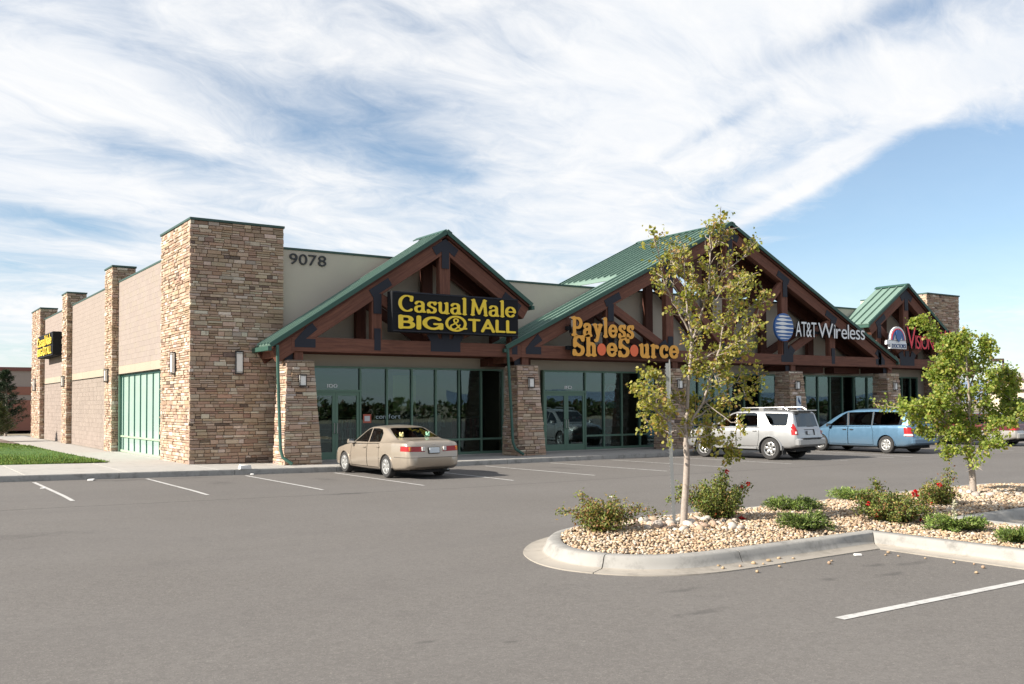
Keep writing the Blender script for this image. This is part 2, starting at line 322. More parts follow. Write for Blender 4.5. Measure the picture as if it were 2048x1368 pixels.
def obj(name, mb, mat, parent=None, smooth=None, bevel=0.0, origin=None, recalc=True):
    me = bpy.data.meshes.new(name)
    v = mb.v
    if origin is not None: ox, oy, oz = origin; v = [(a-ox, b-oy, c-oz) for a, b, c in v]
    me.from_pydata(v, [], mb.f); me.materials.append(MATS[mat])
    if recalc or bevel:
        bm = bmesh.new(); bm.from_mesh(me); bmesh.ops.recalc_face_normals(bm, faces=bm.faces[:])
        if bevel: bmesh.ops.bevel(bm, geom=bm.edges[:], offset=bevel, segments=1, affect='EDGES', clamp_overlap=True)
        bm.to_mesh(me); bm.free()
    if mb.c:
        at = me.color_attributes.new('col', 'FLOAT_COLOR', 'POINT'); at.data.foreach_set('color', np.array([(*c[:3], 1) for c in mb.c], dtype=np.float32).ravel())
    if smooth is not None: shade(me, R(smooth))
    o = bpy.data.objects.new(name, me)
    if origin is not None: o.location = origin
    if parent is not None and origin is None: pass
    link(o, parent)
    return o
def arr_mesh(name, V, F, mat, parent=None, col=None, smooth=False):
    """numpy arrays to one mesh object"""
    V = np.asarray(V, np.float32); F = np.asarray(F, np.int32); me = bpy.data.meshes.new(name); k = F.shape[1]
    me.vertices.add(len(V)); me.vertices.foreach_set('co', V.ravel()); me.loops.add(F.size); me.loops.foreach_set('vertex_index', F.ravel())
    me.polygons.add(len(F)); me.polygons.foreach_set('loop_start', np.arange(0, F.size, k, dtype=np.int32))
    if smooth: me.polygons.foreach_set('use_smooth', np.ones(len(F), dtype=bool))
    me.materials.append(MATS[mat]); me.update(calc_edges=True); me.validate()
    if col is not None:
        at = me.color_attributes.new('col', 'FLOAT_COLOR', 'POINT'); c4 = np.ones((len(V), 4), np.float32); c4[:, :3] = col; at.data.foreach_set('color', c4.ravel())
    return link(bpy.data.objects.new(name, me), parent)
def tag(o, label, cat, group=None):
    o['label'] = label; o['category'] = cat
    if group: o['group'] = group
    return o
def thing(name, label, cat, loc=(0,0,0), rz=0.0, group=None):
    o = bpy.data.objects.new(name, None); o.empty_display_size = .2; link(o); o.location = loc; o.rotation_euler = (0,0,rz)
    return tag(o, label, cat, group)
def part(name, parent, loc=(0,0,0)):
    o = bpy.data.objects.new(name, None); o.empty_display_size = .2; link(o, parent); o.location = loc; return o
def struct(o, kind='structure'): o['kind'] = kind; return o
def clip(v, a, b): return max(a, min(b, v))
def tilt(x, y):
    return .0148*clip(3.6-x, 0, 9.5)*clip((y+16)/8, 0, 1)*(1-clip((y-2)/10, 0, 1))
# ------------------------------------------------------------------ the setting
def sheet(name, xs, ys, zf, mat, parent=None):
    X, Y = np.meshgrid(xs, ys); V = np.array([(x, y, zf(x, y)) for x, y in zip(X.ravel(), Y.ravel())]); nx = len(xs)
    F = [(j*nx+i, j*nx+i+1, (j+1)*nx+i+1, (j+1)*nx+i) for j in range(len(ys)-1) for i in range(nx-1)]
    return arr_mesh(name, V, F, mat, parent)
struct(sheet('ground', np.array([-3000., -400, -60, 0, 60, 400, 5000]), np.array([-3000., -300, 0, 100, 400, 5000]), lambda x, y: -.45, 'dry_ground'))
KY = -3.1                                   # front kerb line
lotz = lambda x, y: -.15+tilt(x, y)
struct(sheet('parking_lot', np.array([-90., -40, -20, -12, -8, -5.9, -4, -2, 0, 2, 3.6, 8, 16, 30, 60, 130]), np.array([-66., -50, -32, -24, -16, -14, -12, -10, -8, -6, -4, KY+.02]), lotz, 'asphalt'))
struct(sheet('side_lot', np.array([44.6, 70, 130.]), np.array([KY+.02, 20, 60.]), lambda x, y: -.16, 'asphalt'))
def stall_line(x0, y0, x1, y1, w=.088):
    a, b = Vector((x0, y0, 0)), Vector((x1, y1, 0)); d = (b-a).normalized(); n = Vector((-d.y, d.x, 0))*w/2; mb = MB(); k = 14
    for i in range(k):
        p, q = a.lerp(b, i/k), a.lerp(b, (i+1)/k); mb.add([(v.x, v.y, lotz(v.x, v.y)+.006) for v in (p-n, p+n, q+n, q-n)], [(0, 1, 2, 3)])
    o = struct(obj('painted_line', mb, 'white_paint')); return o
for x in (-10.05, -7.4, -4.72, -2.06, .56, 3.19, 5.82): stall_line(x, -3.55, x, -9.0)
for a, b in ((8.35, 8.6), (10.95, 11.3), (13.6, 13.95), (16.35, 16.75), (19.2, 19.6), (22.0, 22.2), (24.0, 23.3), (27.7, 27.4), (30.4, 30.1), (33.0, 32.7), (36, 35.7)): stall_line(a, -3.6, b, -8.9)
stall_line(-.68, -24.03, 3.05, -24.03, .11); stall_line(-.68, -26.75, 3.05, -26.75, .13)

# pavement in front and beside the shops, slab by slab
pave = struct(part('sidewalk', None)); rs = random.Random(3)
def slab(x0, x1, y0, y1, g=.009):
    x0 += g; x1 -= g; y0 += g; y1 -= g; c = ((x0+x1)/2, (y0+y1)/2, tilt((x0+x1)/2, (y0+y1)/2)); mb = MB()
    vs = [(x, y, -.25) for x, y in ((x0, y0), (x1, y0), (x1, y1), (x0, y1))]+[(x, y, tilt(x, y)) for x, y in ((x0, y0), (x1, y0), (x1, y1), (x0, y1))]
    obj('slab', mb.hexa(vs), 'concrete', pave, bevel=.006)
xs = [-24, -21, -18, -15, -12, -9.6, -7.2, -4.85, -2.4, 0]+[2.2+1.85*i for i in range(22)]+[44.4]
for a, b in zip(xs[:-1], xs[1:]):
    slab(a, b, KY+.17, -1.3 if a >= 0 else -.6)
    if a >= 0: slab(a, b, -1.3, .6)
    else: slab(a, b, -.6, 2.05)
ys = [2.05, 4.5, 7, 9.5, 12, 14.5, 17, 19.5, 22, 25, 28, 31, 35, 39]
for a, b in zip(ys[:-1], ys[1:]): slab(-1.85, 0, a, b)
slab(0, .6, 3.7, 12.2)
bed = MB().box(-24, 44.4, KY+.1, 3.5, -.3, -.012); bed.box(-1.85, .3, 3.5, 39, -.3, -.014); struct(obj('sidewalk_bed', bed, 'gutter_concrete'))
kerb = struct(part('kerb', None))
kx = [-24+3.05*i for i in range(23)]
for a, b in zip(kx[:-1], kx[1:]):
    mb = MB(); a2, b2 = a+.007, b-.007
    n = 3
    for i in range(n):
        p, q = a2+(b2-a2)*i/n, a2+(b2-a2)*(i+1)/n; pr = [(KY, -.35), (KY, .115), (KY+.02, .15), (KY+.16, .15), (KY+.16, -.35)]
        vs = [(p, y, z+lotz(p, y)) for y, z in pr]+[(q, y, z+lotz(q, y)) for y, z in pr]
        mb.add(vs, [(j, j+1, j+6, j+5) for j in range(4)]+([(0, 1, 2, 3, 4)] if i == 0 else [])+([(9, 8, 7, 6, 5)] if i == n-1 else []))
    obj('kerb_segment', mb, 'kerb_concrete', kerb, smooth=30)

# lawn left of the shops
def lawn():
    pts = [(-1.9, 2.15), (-1.9, 20.0), (-2.6, 24.0), (-24, 26), (-24, 2.15)]
    mb = MB(); mb.add([(x, y, .02+tilt(x, y)) for x, y in pts], [tuple(range(5))]); mb.c = [(.075, .15, .025)]*5
    n = 42000; x = RNG.uniform(-12, -1.88, n); y = 2.12+23*RNG.random(n)**1.6
    keep = (x > -1.9-(y-20)*.17) == False
    keep |= y < 20; x, y = x[keep], y[keep]; n = len(x)
    z = .02+np.array([tilt(a, b) for a, b in zip(x, y)]); h = RNG.uniform(.03, .075, n); a = RNG.uniform(0, 6.28, n); w = .012+.0012*y
    dx, dy = np.cos(a)*w, np.sin(a)*w; lx, ly = RNG.normal(0, .02, n), RNG.normal(0, .02, n)
    V = np.stack([np.stack([x-dx, y-dy, z-.01], 1), np.stack([x+dx, y+dy, z-.01], 1), np.stack([x+lx, y+ly, z+h], 1)], 1).reshape(-1, 3)
    F = np.arange(3*n).reshape(-1, 3); base = np.array([(.125, .205, .04)])*RNG.uniform(.65, 1.35, (n, 1))*np.array([(1, 1, 1)])
    base[:, 0] *= RNG.uniform(.8, 1.5, n); colr = np.repeat(base, 3, 0)
    bv = np.array(mb.v); V2 = np.concatenate([V, bv[[0, 1, 2]], bv[[0, 2, 3]], bv[[0, 3, 4]]]); F2 = np.concatenate([F, np.arange(9).reshape(3, 3)+len(V)]); c2 = np.concatenate([colr, np.tile([(.075, .145, .027)], (9, 1))])
    o = arr_mesh('lawn', V2, F2, 'lawn_grass', None, c2); o['kind'] = 'stuff'; o['label'] = 'short green lawn between the pavements left of the shops'
lawn()

# ------------------------------------------------------------------ the shop building
BLD = thing('shop_building', 'long single-storey stone and timber shop building with green gabled roofs', 'building')
STONES = []
PAL = [((.44, .325, .225), 7), ((.49, .38, .27), 7), ((.385, .275, .185), 6), ((.55, .45, .335), 2.6), ((.30, .21, .145), 1.6), ((.43, .35, .27), 1.5), ((.42, .285, .19), 3.5), ((.64, .55, .43), 1.8), ((.16, .115, .085), .5)]
PC, PW = [p[0] for p in PAL], [p[1] for p in PAL]
def facing(parent, M, width, z0, z1, seed, hmin=.065, hmax=.155, lmin=.15, lmax=.46, wgt=1.0):
    """courses of ledge stone on a face; M(u, v, d) gives the point u metres along, v up, d out"""
    rr = random.Random(seed); v = z0
    while v < z1-.03:
        h = rr.uniform(hmin, hmax)*(1 if rr.random() < .8 else .7); h = min(h, z1-v)
        if z1-v-h < .06: h = z1-v
        W0 = width(v); u = 0.0; first = True
        while u < 1-1e-6:
            L = rr.uniform(lmin, lmax)/W0
            if first: L *= rr.uniform(.4, 1); first = False
            if 1-u-L < .16/W0: L = 1-u
            # now and then a course splits in two thin stones
            bands = [(v, v+h)] if h < .12 or rr.random() < .6 else [(v, v+h*.5), (v+h*.5, v+h)]
            for a, b in bands:
                g = .006; wa, wb = width(a), width(b); d = rr.uniform(.045, .085); ch = rr.uniform(.008, .018); j = lambda: rr.uniform(-.008, .008)
                ua0, ua1, ub0, ub1 = u*wa+g, (u+L)*wa-g, u*wb+g, (u+L)*wb-g
                if u == 0: ua0 -= g+rr.uniform(0, .03); ub0 = ua0+(u*wb-u*wa)
                if u+L > 1-1e-6: ua1 += g; ub1 += g
                a2, b2 = a+g, b-g; ju = [j() for _ in range(8)]
                back = [(ua0, a2, 0), (ua1, a2, 0), (ub1, b2, 0), (ub0, b2, 0)]
                mid = [(p[0]+ju[i]*.5, p[1]+ju[i+4]*.5, d-ch) for i, p in enumerate(back)]
                fr = [(p[0]+(ch if i in (0, 3) else -ch), p[1]+(ch if i < 2 else -ch), d+ju[(i*3) % 8]*.6) for i, p in enumerate(mid)]
                V = [M(*p) for p in back+mid+fr]
                F = [(i, (i+1) % 4, (i+1) % 4+4, i+4) for i in range(4)]+[(i+4, (i+1) % 4+4, (i+1) % 4+8, i+8) for i in range(4)]+[(8, 9, 10, 11)]
                c = rr.choices(PC, PW)[0]; k = rr.uniform(.84, 1.14); c = tuple(x*k*f*rr.uniform(.95, 1.05) for x, f in zip(c, (1.0, 1.01, 1.10)))
                cen = Vector(V[8]).lerp(Vector(V[10]), .5); dist = (cen-CAM).length
                STONES.append((wgt*(ua1-ua0)*(b2-a2)/dist**2, parent, V, F, c))
            u += L
        v += h
def cap(parent, x0, x1, y0, y1, z, name='coping', h=.075, o=.03, mat='coping_green'):
    return obj(name, MB().box(x0-o, x1+o, y0-o, y1+o, z, z+h), mat, parent, bevel=.008)
def tower(x0, x1, y0, y1, H, seed, wl=1.0):
    t = part('stone_tower', BLD); e = .07
    obj('core', MB().box(x0+e, x1-e, y0+e, y1, -.3, H-.01), 'mortar', t)
    W, D = x1-x0, y1-y0
    facing(t, lambda u, v, d: (x0+u, y0+e-d, v), lambda v: W, -.1, H, seed, wgt=1.0)
    facing(t, lambda u, v, d: (x0+e-d, y1-u, v), lambda v: D-e-.003, -.1, H, seed+1, wgt=.35*wl)
    facing(t, lambda u, v, d: (x1-e+d, y0+e+.003+u, v), lambda v: D-e-.003, -.1, H, seed+2, wgt=0)
    cap(t, x0, x1, y0, y1, H)
    return t
tower(0, 2.96, 0, 3.6, 7.55, 100); tower(38.27, 41.23, 0, 3.6, 7.55, 110, .5)
def pier(cx, seed):
    t = part('stone_pier', BLD); z0, z1 = -.1, 3.22; e = .07
    hw = lambda v: .60-.165*clip(v/3.22, 0, 1); yf = lambda v: -1.72+.27*clip(v/3.22, 0, 1); yb = -.62
    vs = [(cx-hw(z0)+e, yf(z0)+e, -.3), (cx+hw(z0)-e, yf(z0)+e, -.3), (cx+hw(z0)-e, yb, -.3), (cx-hw(z0)+e, yb, -.3), (cx-hw(z1)+e, yf(z1)+e, z1-.02), (cx+hw(z1)-e, yf(z1)+e, z1-.02), (cx+hw(z1)-e, yb, z1-.02), (cx-hw(z1)+e, yb, z1-.02)]
    obj('core', MB().hexa(vs), 'mortar', t)
    facing(t, lambda u, v, d: (cx-hw(v)+u, yf(v)+e-d, v), lambda v: 2*hw(v), z0, z1, seed, wgt=1)
    facing(t, lambda u, v, d: (cx-hw(v)+e-d, yb-u, v), lambda v: yb-yf(v)-e-.003, z0, z1, seed+1, wgt=.3)
    facing(t, lambda u, v, d: (cx+hw(v)-e+d, yf(v)+e+.003+u, v), lambda v: yb-yf(v)-e-.003, z0, z1, seed+2, wgt=0)
    obj('pier_cap', MB().box(cx-hw(z1)+.01, cx+hw(z1)-.01, yf(z1)+.01, yb, z1-.02, z1+.02), 'mortar', t)
PIERS = [2.98, 11.55, 18.9, 26.05, 33.1, 38.25]
for i, cx in enumerate(PIERS): pier(cx, 200+10*i)
def side_pier(y0, y1, seed, H=7.48, depth=.9):
    t = part('side_pier', BLD); e = .07
    obj('core', MB().box(e, depth, y0+e, y1-.01, -.3, H-.01), 'mortar', t)
    facing(t, lambda u, v, d: (e-d, y1-u, v), lambda v: y1-y0-e-.003, -.1, H, seed, wgt=.3)
    facing(t, lambda u, v, d: (u, y0+e-d, v), lambda v: depth, -.1, H, seed+1, wgt=.3)
    cap(t, 0, depth, y0, y1, H)
side_pier(11.36, 12.85, 301); side_pier(22.1, 23.6, 311); side_pier(31.1, 34.6, 321)
def place_stones():
    order = sorted(range(len(STONES)), key=lambda i: -STONES[i][0]); chosen = set(order[:300]); rest = {}
    for i, (w, par, V, F, c) in enumerate(STONES):
        if i in chosen:
            mb = MB(); mb.add(V, F, c); obj('stone', mb, 'ledge_stone', par)
        else:
            mb = rest.setdefault(par.name, (par, MB()))[1]; mb.add(V, F, c)
    for par, mb in rest.values(): obj('stone_facing', mb, 'ledge_stone', par)['kind'] = 'stuff'
place_stones()

# side wall of concrete block, bay by bay
def side_wall():
    w = part('side_wall', BLD)
    obj('backing', MB().box(.262, .6, 3.6, 31.3, 3.1, 6.84).box(.263, .6, 12.8, 31.2, -.3, 3.1), 'block_mortar', w)
    cap(w, .262, .6, 3.65, 31.1, 6.84, h=.075)
    rr = random.Random(5); var = {}
    for nm, mat, L, H, dep in (('smooth', 'smooth_block', .3964, .1964, .012), ('half', 'smooth_block', .1964, .1964, .012)):
        for k in range(5):
            c = rr.uniform(.97, 1.03); mb = MB().box(0, dep, 0, L, 0, H); mb.c = [(c, c*rr.uniform(.98, 1.0), c*rr.uniform(.96, 1.0))]*8
            me = obj('block', mb, mat, w); var[(nm, k)] = me.data; bpy.data.objects.remove(me)
    count = 0; rest = {'smooth_block': MB(), 'split_block': MB(), 'band_block': MB()}
    def fill(y0, y1, z0, z1, mat, H=.2, L=.4, single=False):
        nonlocal count
        z, row = z0, 0
        while z < z1-.02:
            h = min(H, z1-z); y = y0-(.5*L if row % 2 else 0)
            while y < y1-.01:
                a, b = max(y, y0), min(y+L, y1)
                if b-a > .04:
                    if single and count < 300 and abs(h-H) < .01 and (abs(b-a-L) < .01 or abs(b-a-L/2) < .01):
                        o = bpy.data.objects.new('block', var[('smooth' if b-a > .3 else 'half', rr.randrange(5))]); link(o, w); o.location = (.25-rr.uniform(0, .0015), a+.0018, z+.0018); count += 1
                    else:
                        d = rr.uniform(-.002, .003) if mat == 'split_block' else rr.uniform(0, .0015); c = rr.uniform(.92, 1.05) if mat == 'split_block' else rr.uniform(.97, 1.03)
                        mb = rest[mat]; g = .0026 if mat == 'split_block' else .0018
                        mb.box(.25-d, .262, a+g, b-g, z+g, z+h-g); mb.c += [(c, c*.985, c*.97)]*8
                y += L
            z += H; row += 1
    fill(3.62, 11.36, 3.45, 6.84, 'smooth_block', single=True)
    fill(3.62, 11.36, 3.12, 3.45, 'band_block', .33, .8)
    for a, b in ((12.85, 22.1), (23.6, 31.1)):
        fill(a, b, 3.45, 6.84, 'smooth_block'); fill(a, b, 3.12, 3.45, 'band_block', .33, .8); fill(a, b, -.1, 3.12, 'split_block')
    for m, mb in rest.items(): obj('block_course', mb, m, w)['kind'] = 'stuff'
    obj('drip_edge', MB().box(.215, .25, 12.86, 22.09, 3.10, 3.125).box(.215, .25, 23.61, 31.09, 3.10, 3.125).box(.215, .25, 3.61, 11.35, 3.10, 3.125), 'band_block', w)
    # tall teal glazed bay next to the tower
    g = part('side_window', BLD); xw = .36
    obj('jamb', MB().box(.25, .6, 11.2, 11.36, -.1, 3.1), 'frame_green', g); obj('jamb', MB().box(.25, .6, 3.61, 3.75, -.1, 3.1), 'frame_green', g)
    ys = [3.75, 4.1, 5.05, 6.0, 6.95, 7.93, 8.9, 9.86, 10.83, 11.2]
    for i, y in enumerate(ys): obj('mullion', MB().box(xw-.035, xw+.02, y-.03, y+.03, .02, 3.1), 'teal_frame', g)
    obj('sill_rail', MB().box(xw-.045, xw+.02, 3.76, 11.19, .6, .67), 'sill_frame', g); obj('bottom_rail', MB().box(xw-.045, xw+.02, 3.76, 11.19, .02, .1), 'sill_frame', g); obj('head_rail', MB().box(xw-.045, xw+.02, 3.76, 11.19, 3.02, 3.1), 'teal_frame', g)
    for a, b in zip(ys[:-1], ys[1:]):
        obj('pane', MB().box(xw, xw+.012, a+.03, b-.03, .67, 3.02), 'teal_glazing', g); obj('pane', MB().box(xw, xw+.012, a+.03, b-.03, .1, .6), 'teal_glazing', g)
    obj('window_backing', MB().box(xw+.03, .6, 3.76, 11.19, -.1, 3.1), 'interior_wall', g)
side_wall()

# front wall, parapets, roof deck, interior
fw = part('front_wall', BLD)
for a, b, h in ((2.9, 9.3, 6.93), (9.3, 33.4, 6.45), (33.4, 38.3, 6.93)):
    obj('stucco_panel', MB().box(a, b, .3, .55, 3.14, h), 'stucco', fw); cap(fw, a+.055, b-.055, .3, .55, h, h=.075, o=.035)
for a, b in ((2.9, 3.98), (11.6, 13.33), (19.27, 20.6), (26.7, 28.0), (34.4, 35.5), (37.5, 38.3)):
    obj('stucco_panel', MB().box(a, b, .302, .55, -.1, 3.138), 'stucco', fw)
obj('roof_deck', MB().box(.6, 41, .55, 31, 5.9, 6.05), 'far_roof', BLD)
obj('rear_wall', MB().box(.6, 41, 31, 31.3, -.3, 6.6), 'cream_stucco', BLD); obj('end_wall', MB().box(40.8, 41, 3.6, 31, -.3, 6.6), 'cream_stucco', BLD)
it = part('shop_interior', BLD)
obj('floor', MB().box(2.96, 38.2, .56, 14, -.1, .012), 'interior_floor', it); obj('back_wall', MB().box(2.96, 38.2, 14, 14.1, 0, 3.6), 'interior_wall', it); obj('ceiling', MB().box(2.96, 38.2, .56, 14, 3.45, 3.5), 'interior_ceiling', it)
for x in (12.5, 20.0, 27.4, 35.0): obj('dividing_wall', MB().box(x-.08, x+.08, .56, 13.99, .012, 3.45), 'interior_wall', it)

def storefront(xs, door=None, sill=.57, z0=.03, zh=3.14, ydoor=2.27, number=None):
    s = part('storefront', BLD); y = .2; fr = .032
    for i, x in enumerate(xs):
        if door and i == 1: continue
        obj('mullion', MB().box(x-fr, x+fr, y-.06, y+.07, z0, zh-.002), 'frame_green', s, bevel=.004)
    a, b = xs[0], xs[-1]
    obj('head_rail', MB().box(a+fr, b-fr, y-.055, y+.06, zh-.07, zh-.004), 'frame_green', s)
    g0 = xs[2] if door else a
    for p, q in zip(xs[:-1], xs[1:]):
        if door and q <= g0+1e-6: continue
        obj('bottom_rail', MB().box(p+fr, q-fr, y-.05, y+.06, z0, z0+.09), 'frame_green', s); obj('sill_rail', MB().box(p+fr, q-fr, y-.05, y+.06, sill-.035, sill+.035), 'frame_green', s)
        obj('pane', MB().box(p+fr, q-fr, y+.005, y+.015, sill+.035, zh-.07), 'shop_glass', s); obj('pane', MB().box(p+fr, q-fr, y+.005, y+.015, z0+.09, sill-.035), 'shop_glass', s)
    obj('threshold', MB().box(a, b, .05, .3, -.05, .028), 'concrete', s)
    if door:
        x0, xm, x1 = xs[0], xs[1], xs[2]
        obj('transom_rail', MB().box(x0+fr, x1-fr, y-.055, y+.06, ydoor, ydoor+.08), 'frame_green', s); obj('pane', MB().box(x0+fr, x1-fr, y+.005, y+.015, ydoor+.08, zh-.07), 'shop_glass', s)
        for p, q, hs in ((x0+fr, xm-.004, 1), (xm+.004, x1-fr, -1)):
            w = .10; d = obj('door', MB().box(p, p+w, y-.03, y+.03, z0, ydoor-.004).box(q-w, q, y-.03, y+.03, z0, ydoor-.004).box(p+w, q-w, y-.029, y+.029, ydoor-.12, ydoor-.005).box(p+w, q-w, y-.029, y+.029, z0, z0+.24), 'frame_green', BLD)
            obj('pane', MB().box(p+w, q-w, y-.004, y+.006, z0+.24, ydoor-.12), 'shop_glass', d)
            hx = q-w/2 if hs > 0 else p+w/2
            obj('handle', MB().tube([(hx, y-.03, .88), (hx-.0, y-.10, .9), (hx, y-.10, 1.22), (hx, y-.03, 1.24)], .014, 6), 'alloy', d)
            obj('push_bar', MB().box(p+w, q-w, y+.032, y+.05, 1.02, 1.05), 'galvanised', d)
    return s
storefront([3.98, 4.82, 5.73, 6.73, 7.7, 8.66, 9.62, 10.57, 11.51], True)
storefront([13.4, 14.48, 15.42, 16.36, 17.3, 18.27, 19.18], True)
storefront([20.66, 21.6, 22.55, 23.5, 24.45, 25.5, 26.6])
storefront([28.05, 28.62, 29.52, 30.41, 31.34, 32.24, 33.3, 34.3])
storefront([35.55, 36.16, 36.89, 37.5])
# ------------------------------------------------------------------ timber trusses, metal roofs
def beam(name, parent, x0, z0, x1, z1, depth, ya, yb, mat='timber', seed=[0]):
    """a timber in a plane of constant y: its own x axis runs along the grain"""
    L = math.hypot(x1-x0, z1-z0); seed[0] += 1; off = (seed[0]*1.37) % 9
    mb = MB().box(off, off+L, 0, yb-ya, -depth/2, depth/2); o = obj(name, mb, mat, parent, bevel=.012)
    ang = math.atan2(z1-z0, x1-x0); o.rotation_euler = (0, -ang, 0); c, s = math.cos(ang), math.sin(ang)
    o.location = (x0-off*c, ya, z0-off*s); return o
def plate(parent, poly, y=-1.36, t=.02):
    area = sum(poly[i][0]*poly[(i+1) % len(poly)][1]-poly[(i+1) % len(poly)][0]*poly[i][1] for i in range(len(poly)))
    if area < 0: poly = poly[::-1]
    mb = MB(); n = len(poly)
    mb.prism(poly, y, y+t); o = obj('steel_plate', mb, 'navy_steel', parent, recalc=True)
    bb = MB()
    return o
FY0, FY1 = -1.34, -1.04      # front truss
RY0, RY1 = -.12, .12         # rear truss near the wall
CH0, CH1 = 3.51, 3.97        # bottom chord
def truss(x0, zr, m, posts, xl, xr, left_cut=None, right_cut=None, chord=(0, 0), half='both'):
    """x0 ridge, zr roof height at the ridge, m pitch, posts = offsets of the posts, xl/xr eave ends of the rafters"""
    ca = 1/math.hypot(1, m); rd = .46
    under = lambda x: zr-m*abs(x-x0)-.16/ca                      # top of the rafters
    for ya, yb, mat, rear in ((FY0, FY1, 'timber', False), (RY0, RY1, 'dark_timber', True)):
        t = part('truss', BLD); off = .0 if not rear else .0
        cz = lambda x: under(x)-rd/2/ca                           # centre line of the rafters
        for xe, sgn in ((xl, -1), (xr, 1)):
            beam('rafter', t, x0+sgn*.005, cz(x0), xe, cz(xe), rd, ya, yb, mat)
        if rear: beam('bottom_chord', t, chord[0], (CH0+CH1)/2, chord[1], (CH0+CH1)/2, CH1-CH0, ya+.008, yb-.008, mat)
        else: beam('bottom_chord', t, chord[0], (CH0+CH1)/2, chord[1], (CH0+CH1)/2, CH1-CH0, ya-.012, yb+.012, mat)
        pw = .40 if len(posts) > 3 else .36
        for p in posts:
            zt = under(x0+p)-rd/ca*.62
            beam('post', t, x0+p, CH1-.05, x0+p, zt, pw*(1.15 if p == 0 else 1), ya+.02, yb-.02, mat)
        ps = sorted(posts)
        for i, p in enumerate(ps):
            if p < 0: q = ps[i+1]
            elif p > 0: q = ps[i-1]
            else: continue
            za = under(x0+p)-rd/ca*.85; zb = CH1-.02
            beam('brace', t, x0+p, za, x0+q, zb, .34, ya+.045, yb-.045, mat)
        if rear: continue
        # dark steel plates at the joints
        P = lambda *pts: plate(t, [(x0+a, b) for a, b in pts])
        zt = under(x0); s = math.hypot(1, m)
        ex, ez = ca, m*ca                                          # along the right rafter (down)
        a1 = .62
        P((0, zt-.06), (a1*ex, zt-.06-a1*ez), (a1*ex-.30*ez, zt-.06-a1*ez-.30*ex), (.14, zt-.50), (.14, zt-1.08), (-.14, zt-1.08), (-.14, zt-.50), (-a1*ex+.30*ez, zt-.06-a1*ez-.30*ex), (-a1*ex, zt-.06-a1*ez))
        for p in ps:
            if p == 0: continue
            sg = 1 if p > 0 else -1; zc = under(x0+p)-.12
            def Q(u, w): return (p+sg*(u*ex-w*ez), zc-u*ez-w*ex)     # u down the rafter, w square to it
            P(Q(-.46, .0), Q(.36, .0), Q(.36, .27), Q(-.46, .27)); plate(t, [(x0+p-.14, zc-.95), (x0+p+.14, zc-.95), (x0+p+.14, zc-.2-.14*m*1), (x0+p-.14, zc-.2-.14*m)], y=-1.364)
            if p in (ps[0], ps[-1]): P((p-.115, CH0+.10), (p+.115, CH0+.10), (p+.115, CH1+.36), (p-.115, CH1+.36))
        cw = .58
        for p in ps:                                               # fan plates where braces meet the chord
            if p in (ps[0], ps[-1]): continue
            if p == 0: P((-cw, CH0+.12), (cw, CH0+.12), (cw, CH1-.0), (cw+.15, CH1+.20), (cw-.2, CH1+.40), (.27, CH1+.10), (.15, CH1+.10), (.15, CH1+.38), (-.15, CH1+.38), (-.15, CH1+.10), (-.27, CH1+.10), (-cw+.2, CH1+.40), (-cw-.15, CH1+.20), (-cw, CH1))
            else:
                sg = 1 if p > 0 else -1
                P(*[(p+sg*a, b) for a, b in ((-.3, CH0+.12), (.48, CH0+.12), (.48, CH1), (.62, CH1+.2), (.3, CH1+.42), (.15, CH1+.2), (.13, CH1+.55), (-.13, CH1+.55), (-.13, CH1), (-.3, CH1-.05))])
        for xe, sg in ((xl, -1), (xr, 1)):                          # heel plates
            if (sg < 0 and left_cut) or (sg > 0 and right_cut): continue
            xh = xe-x0-sg*1.02; zh = CH0+.10
            k = (cz(x0+xh)-CH0)
            P(*[(xe-x0-sg*a, b) for a, b in ((.62, CH0+.13), (1.30, CH0+.13), (1.30, CH1-.06), (.98, CH1-.06), (1.36, CH1-.06+.38*m+.06), (1.16, CH1+.36*m+.24), (.62, CH1-.12))])
truss(8.2, 7.75, .655, [-2.56, 0, 2.84], 2.2, 11.55, right_cut=True, chord=(2.72, 11.3))
truss(22.05, 9.43, .487, [-6.55, -3.45, 0, 3.43, 6.68], 10.9, 33.2, chord=(11.32, 32.05))
truss(34.4, 7.63, .66, [-2.2, 0, 2.6], 31.5, 40.3, left_cut=True, chord=(32.08, 39.7))
def outriggers():
    t = part('canopy_frame', BLD)
    for cx in PIERS:
        beam('post_stub', t, cx, 3.20, cx, CH0+.02, .30, -1.28, -1.02, 'timber')
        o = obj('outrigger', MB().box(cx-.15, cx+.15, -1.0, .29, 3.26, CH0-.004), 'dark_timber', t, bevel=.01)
        obj('bracket', MB().box(cx-.42, cx-.16, -1.2, -1.18, 3.24, CH0-.02), 'navy_steel', t)
    for cx in (3.0, 11.6): obj('side_beam', MB().box(cx-.78, cx-.6, -1.0, .0, CH0-.2, CH0+.12), 'timber', t, bevel=.01)
    for x in (10.6, 19.5, 27.5, 30.2): obj('canopy_duct', MB().box(x, x+1.9, -.25, .28, 3.22, 3.5), 'dark_timber', t)
outriggers()

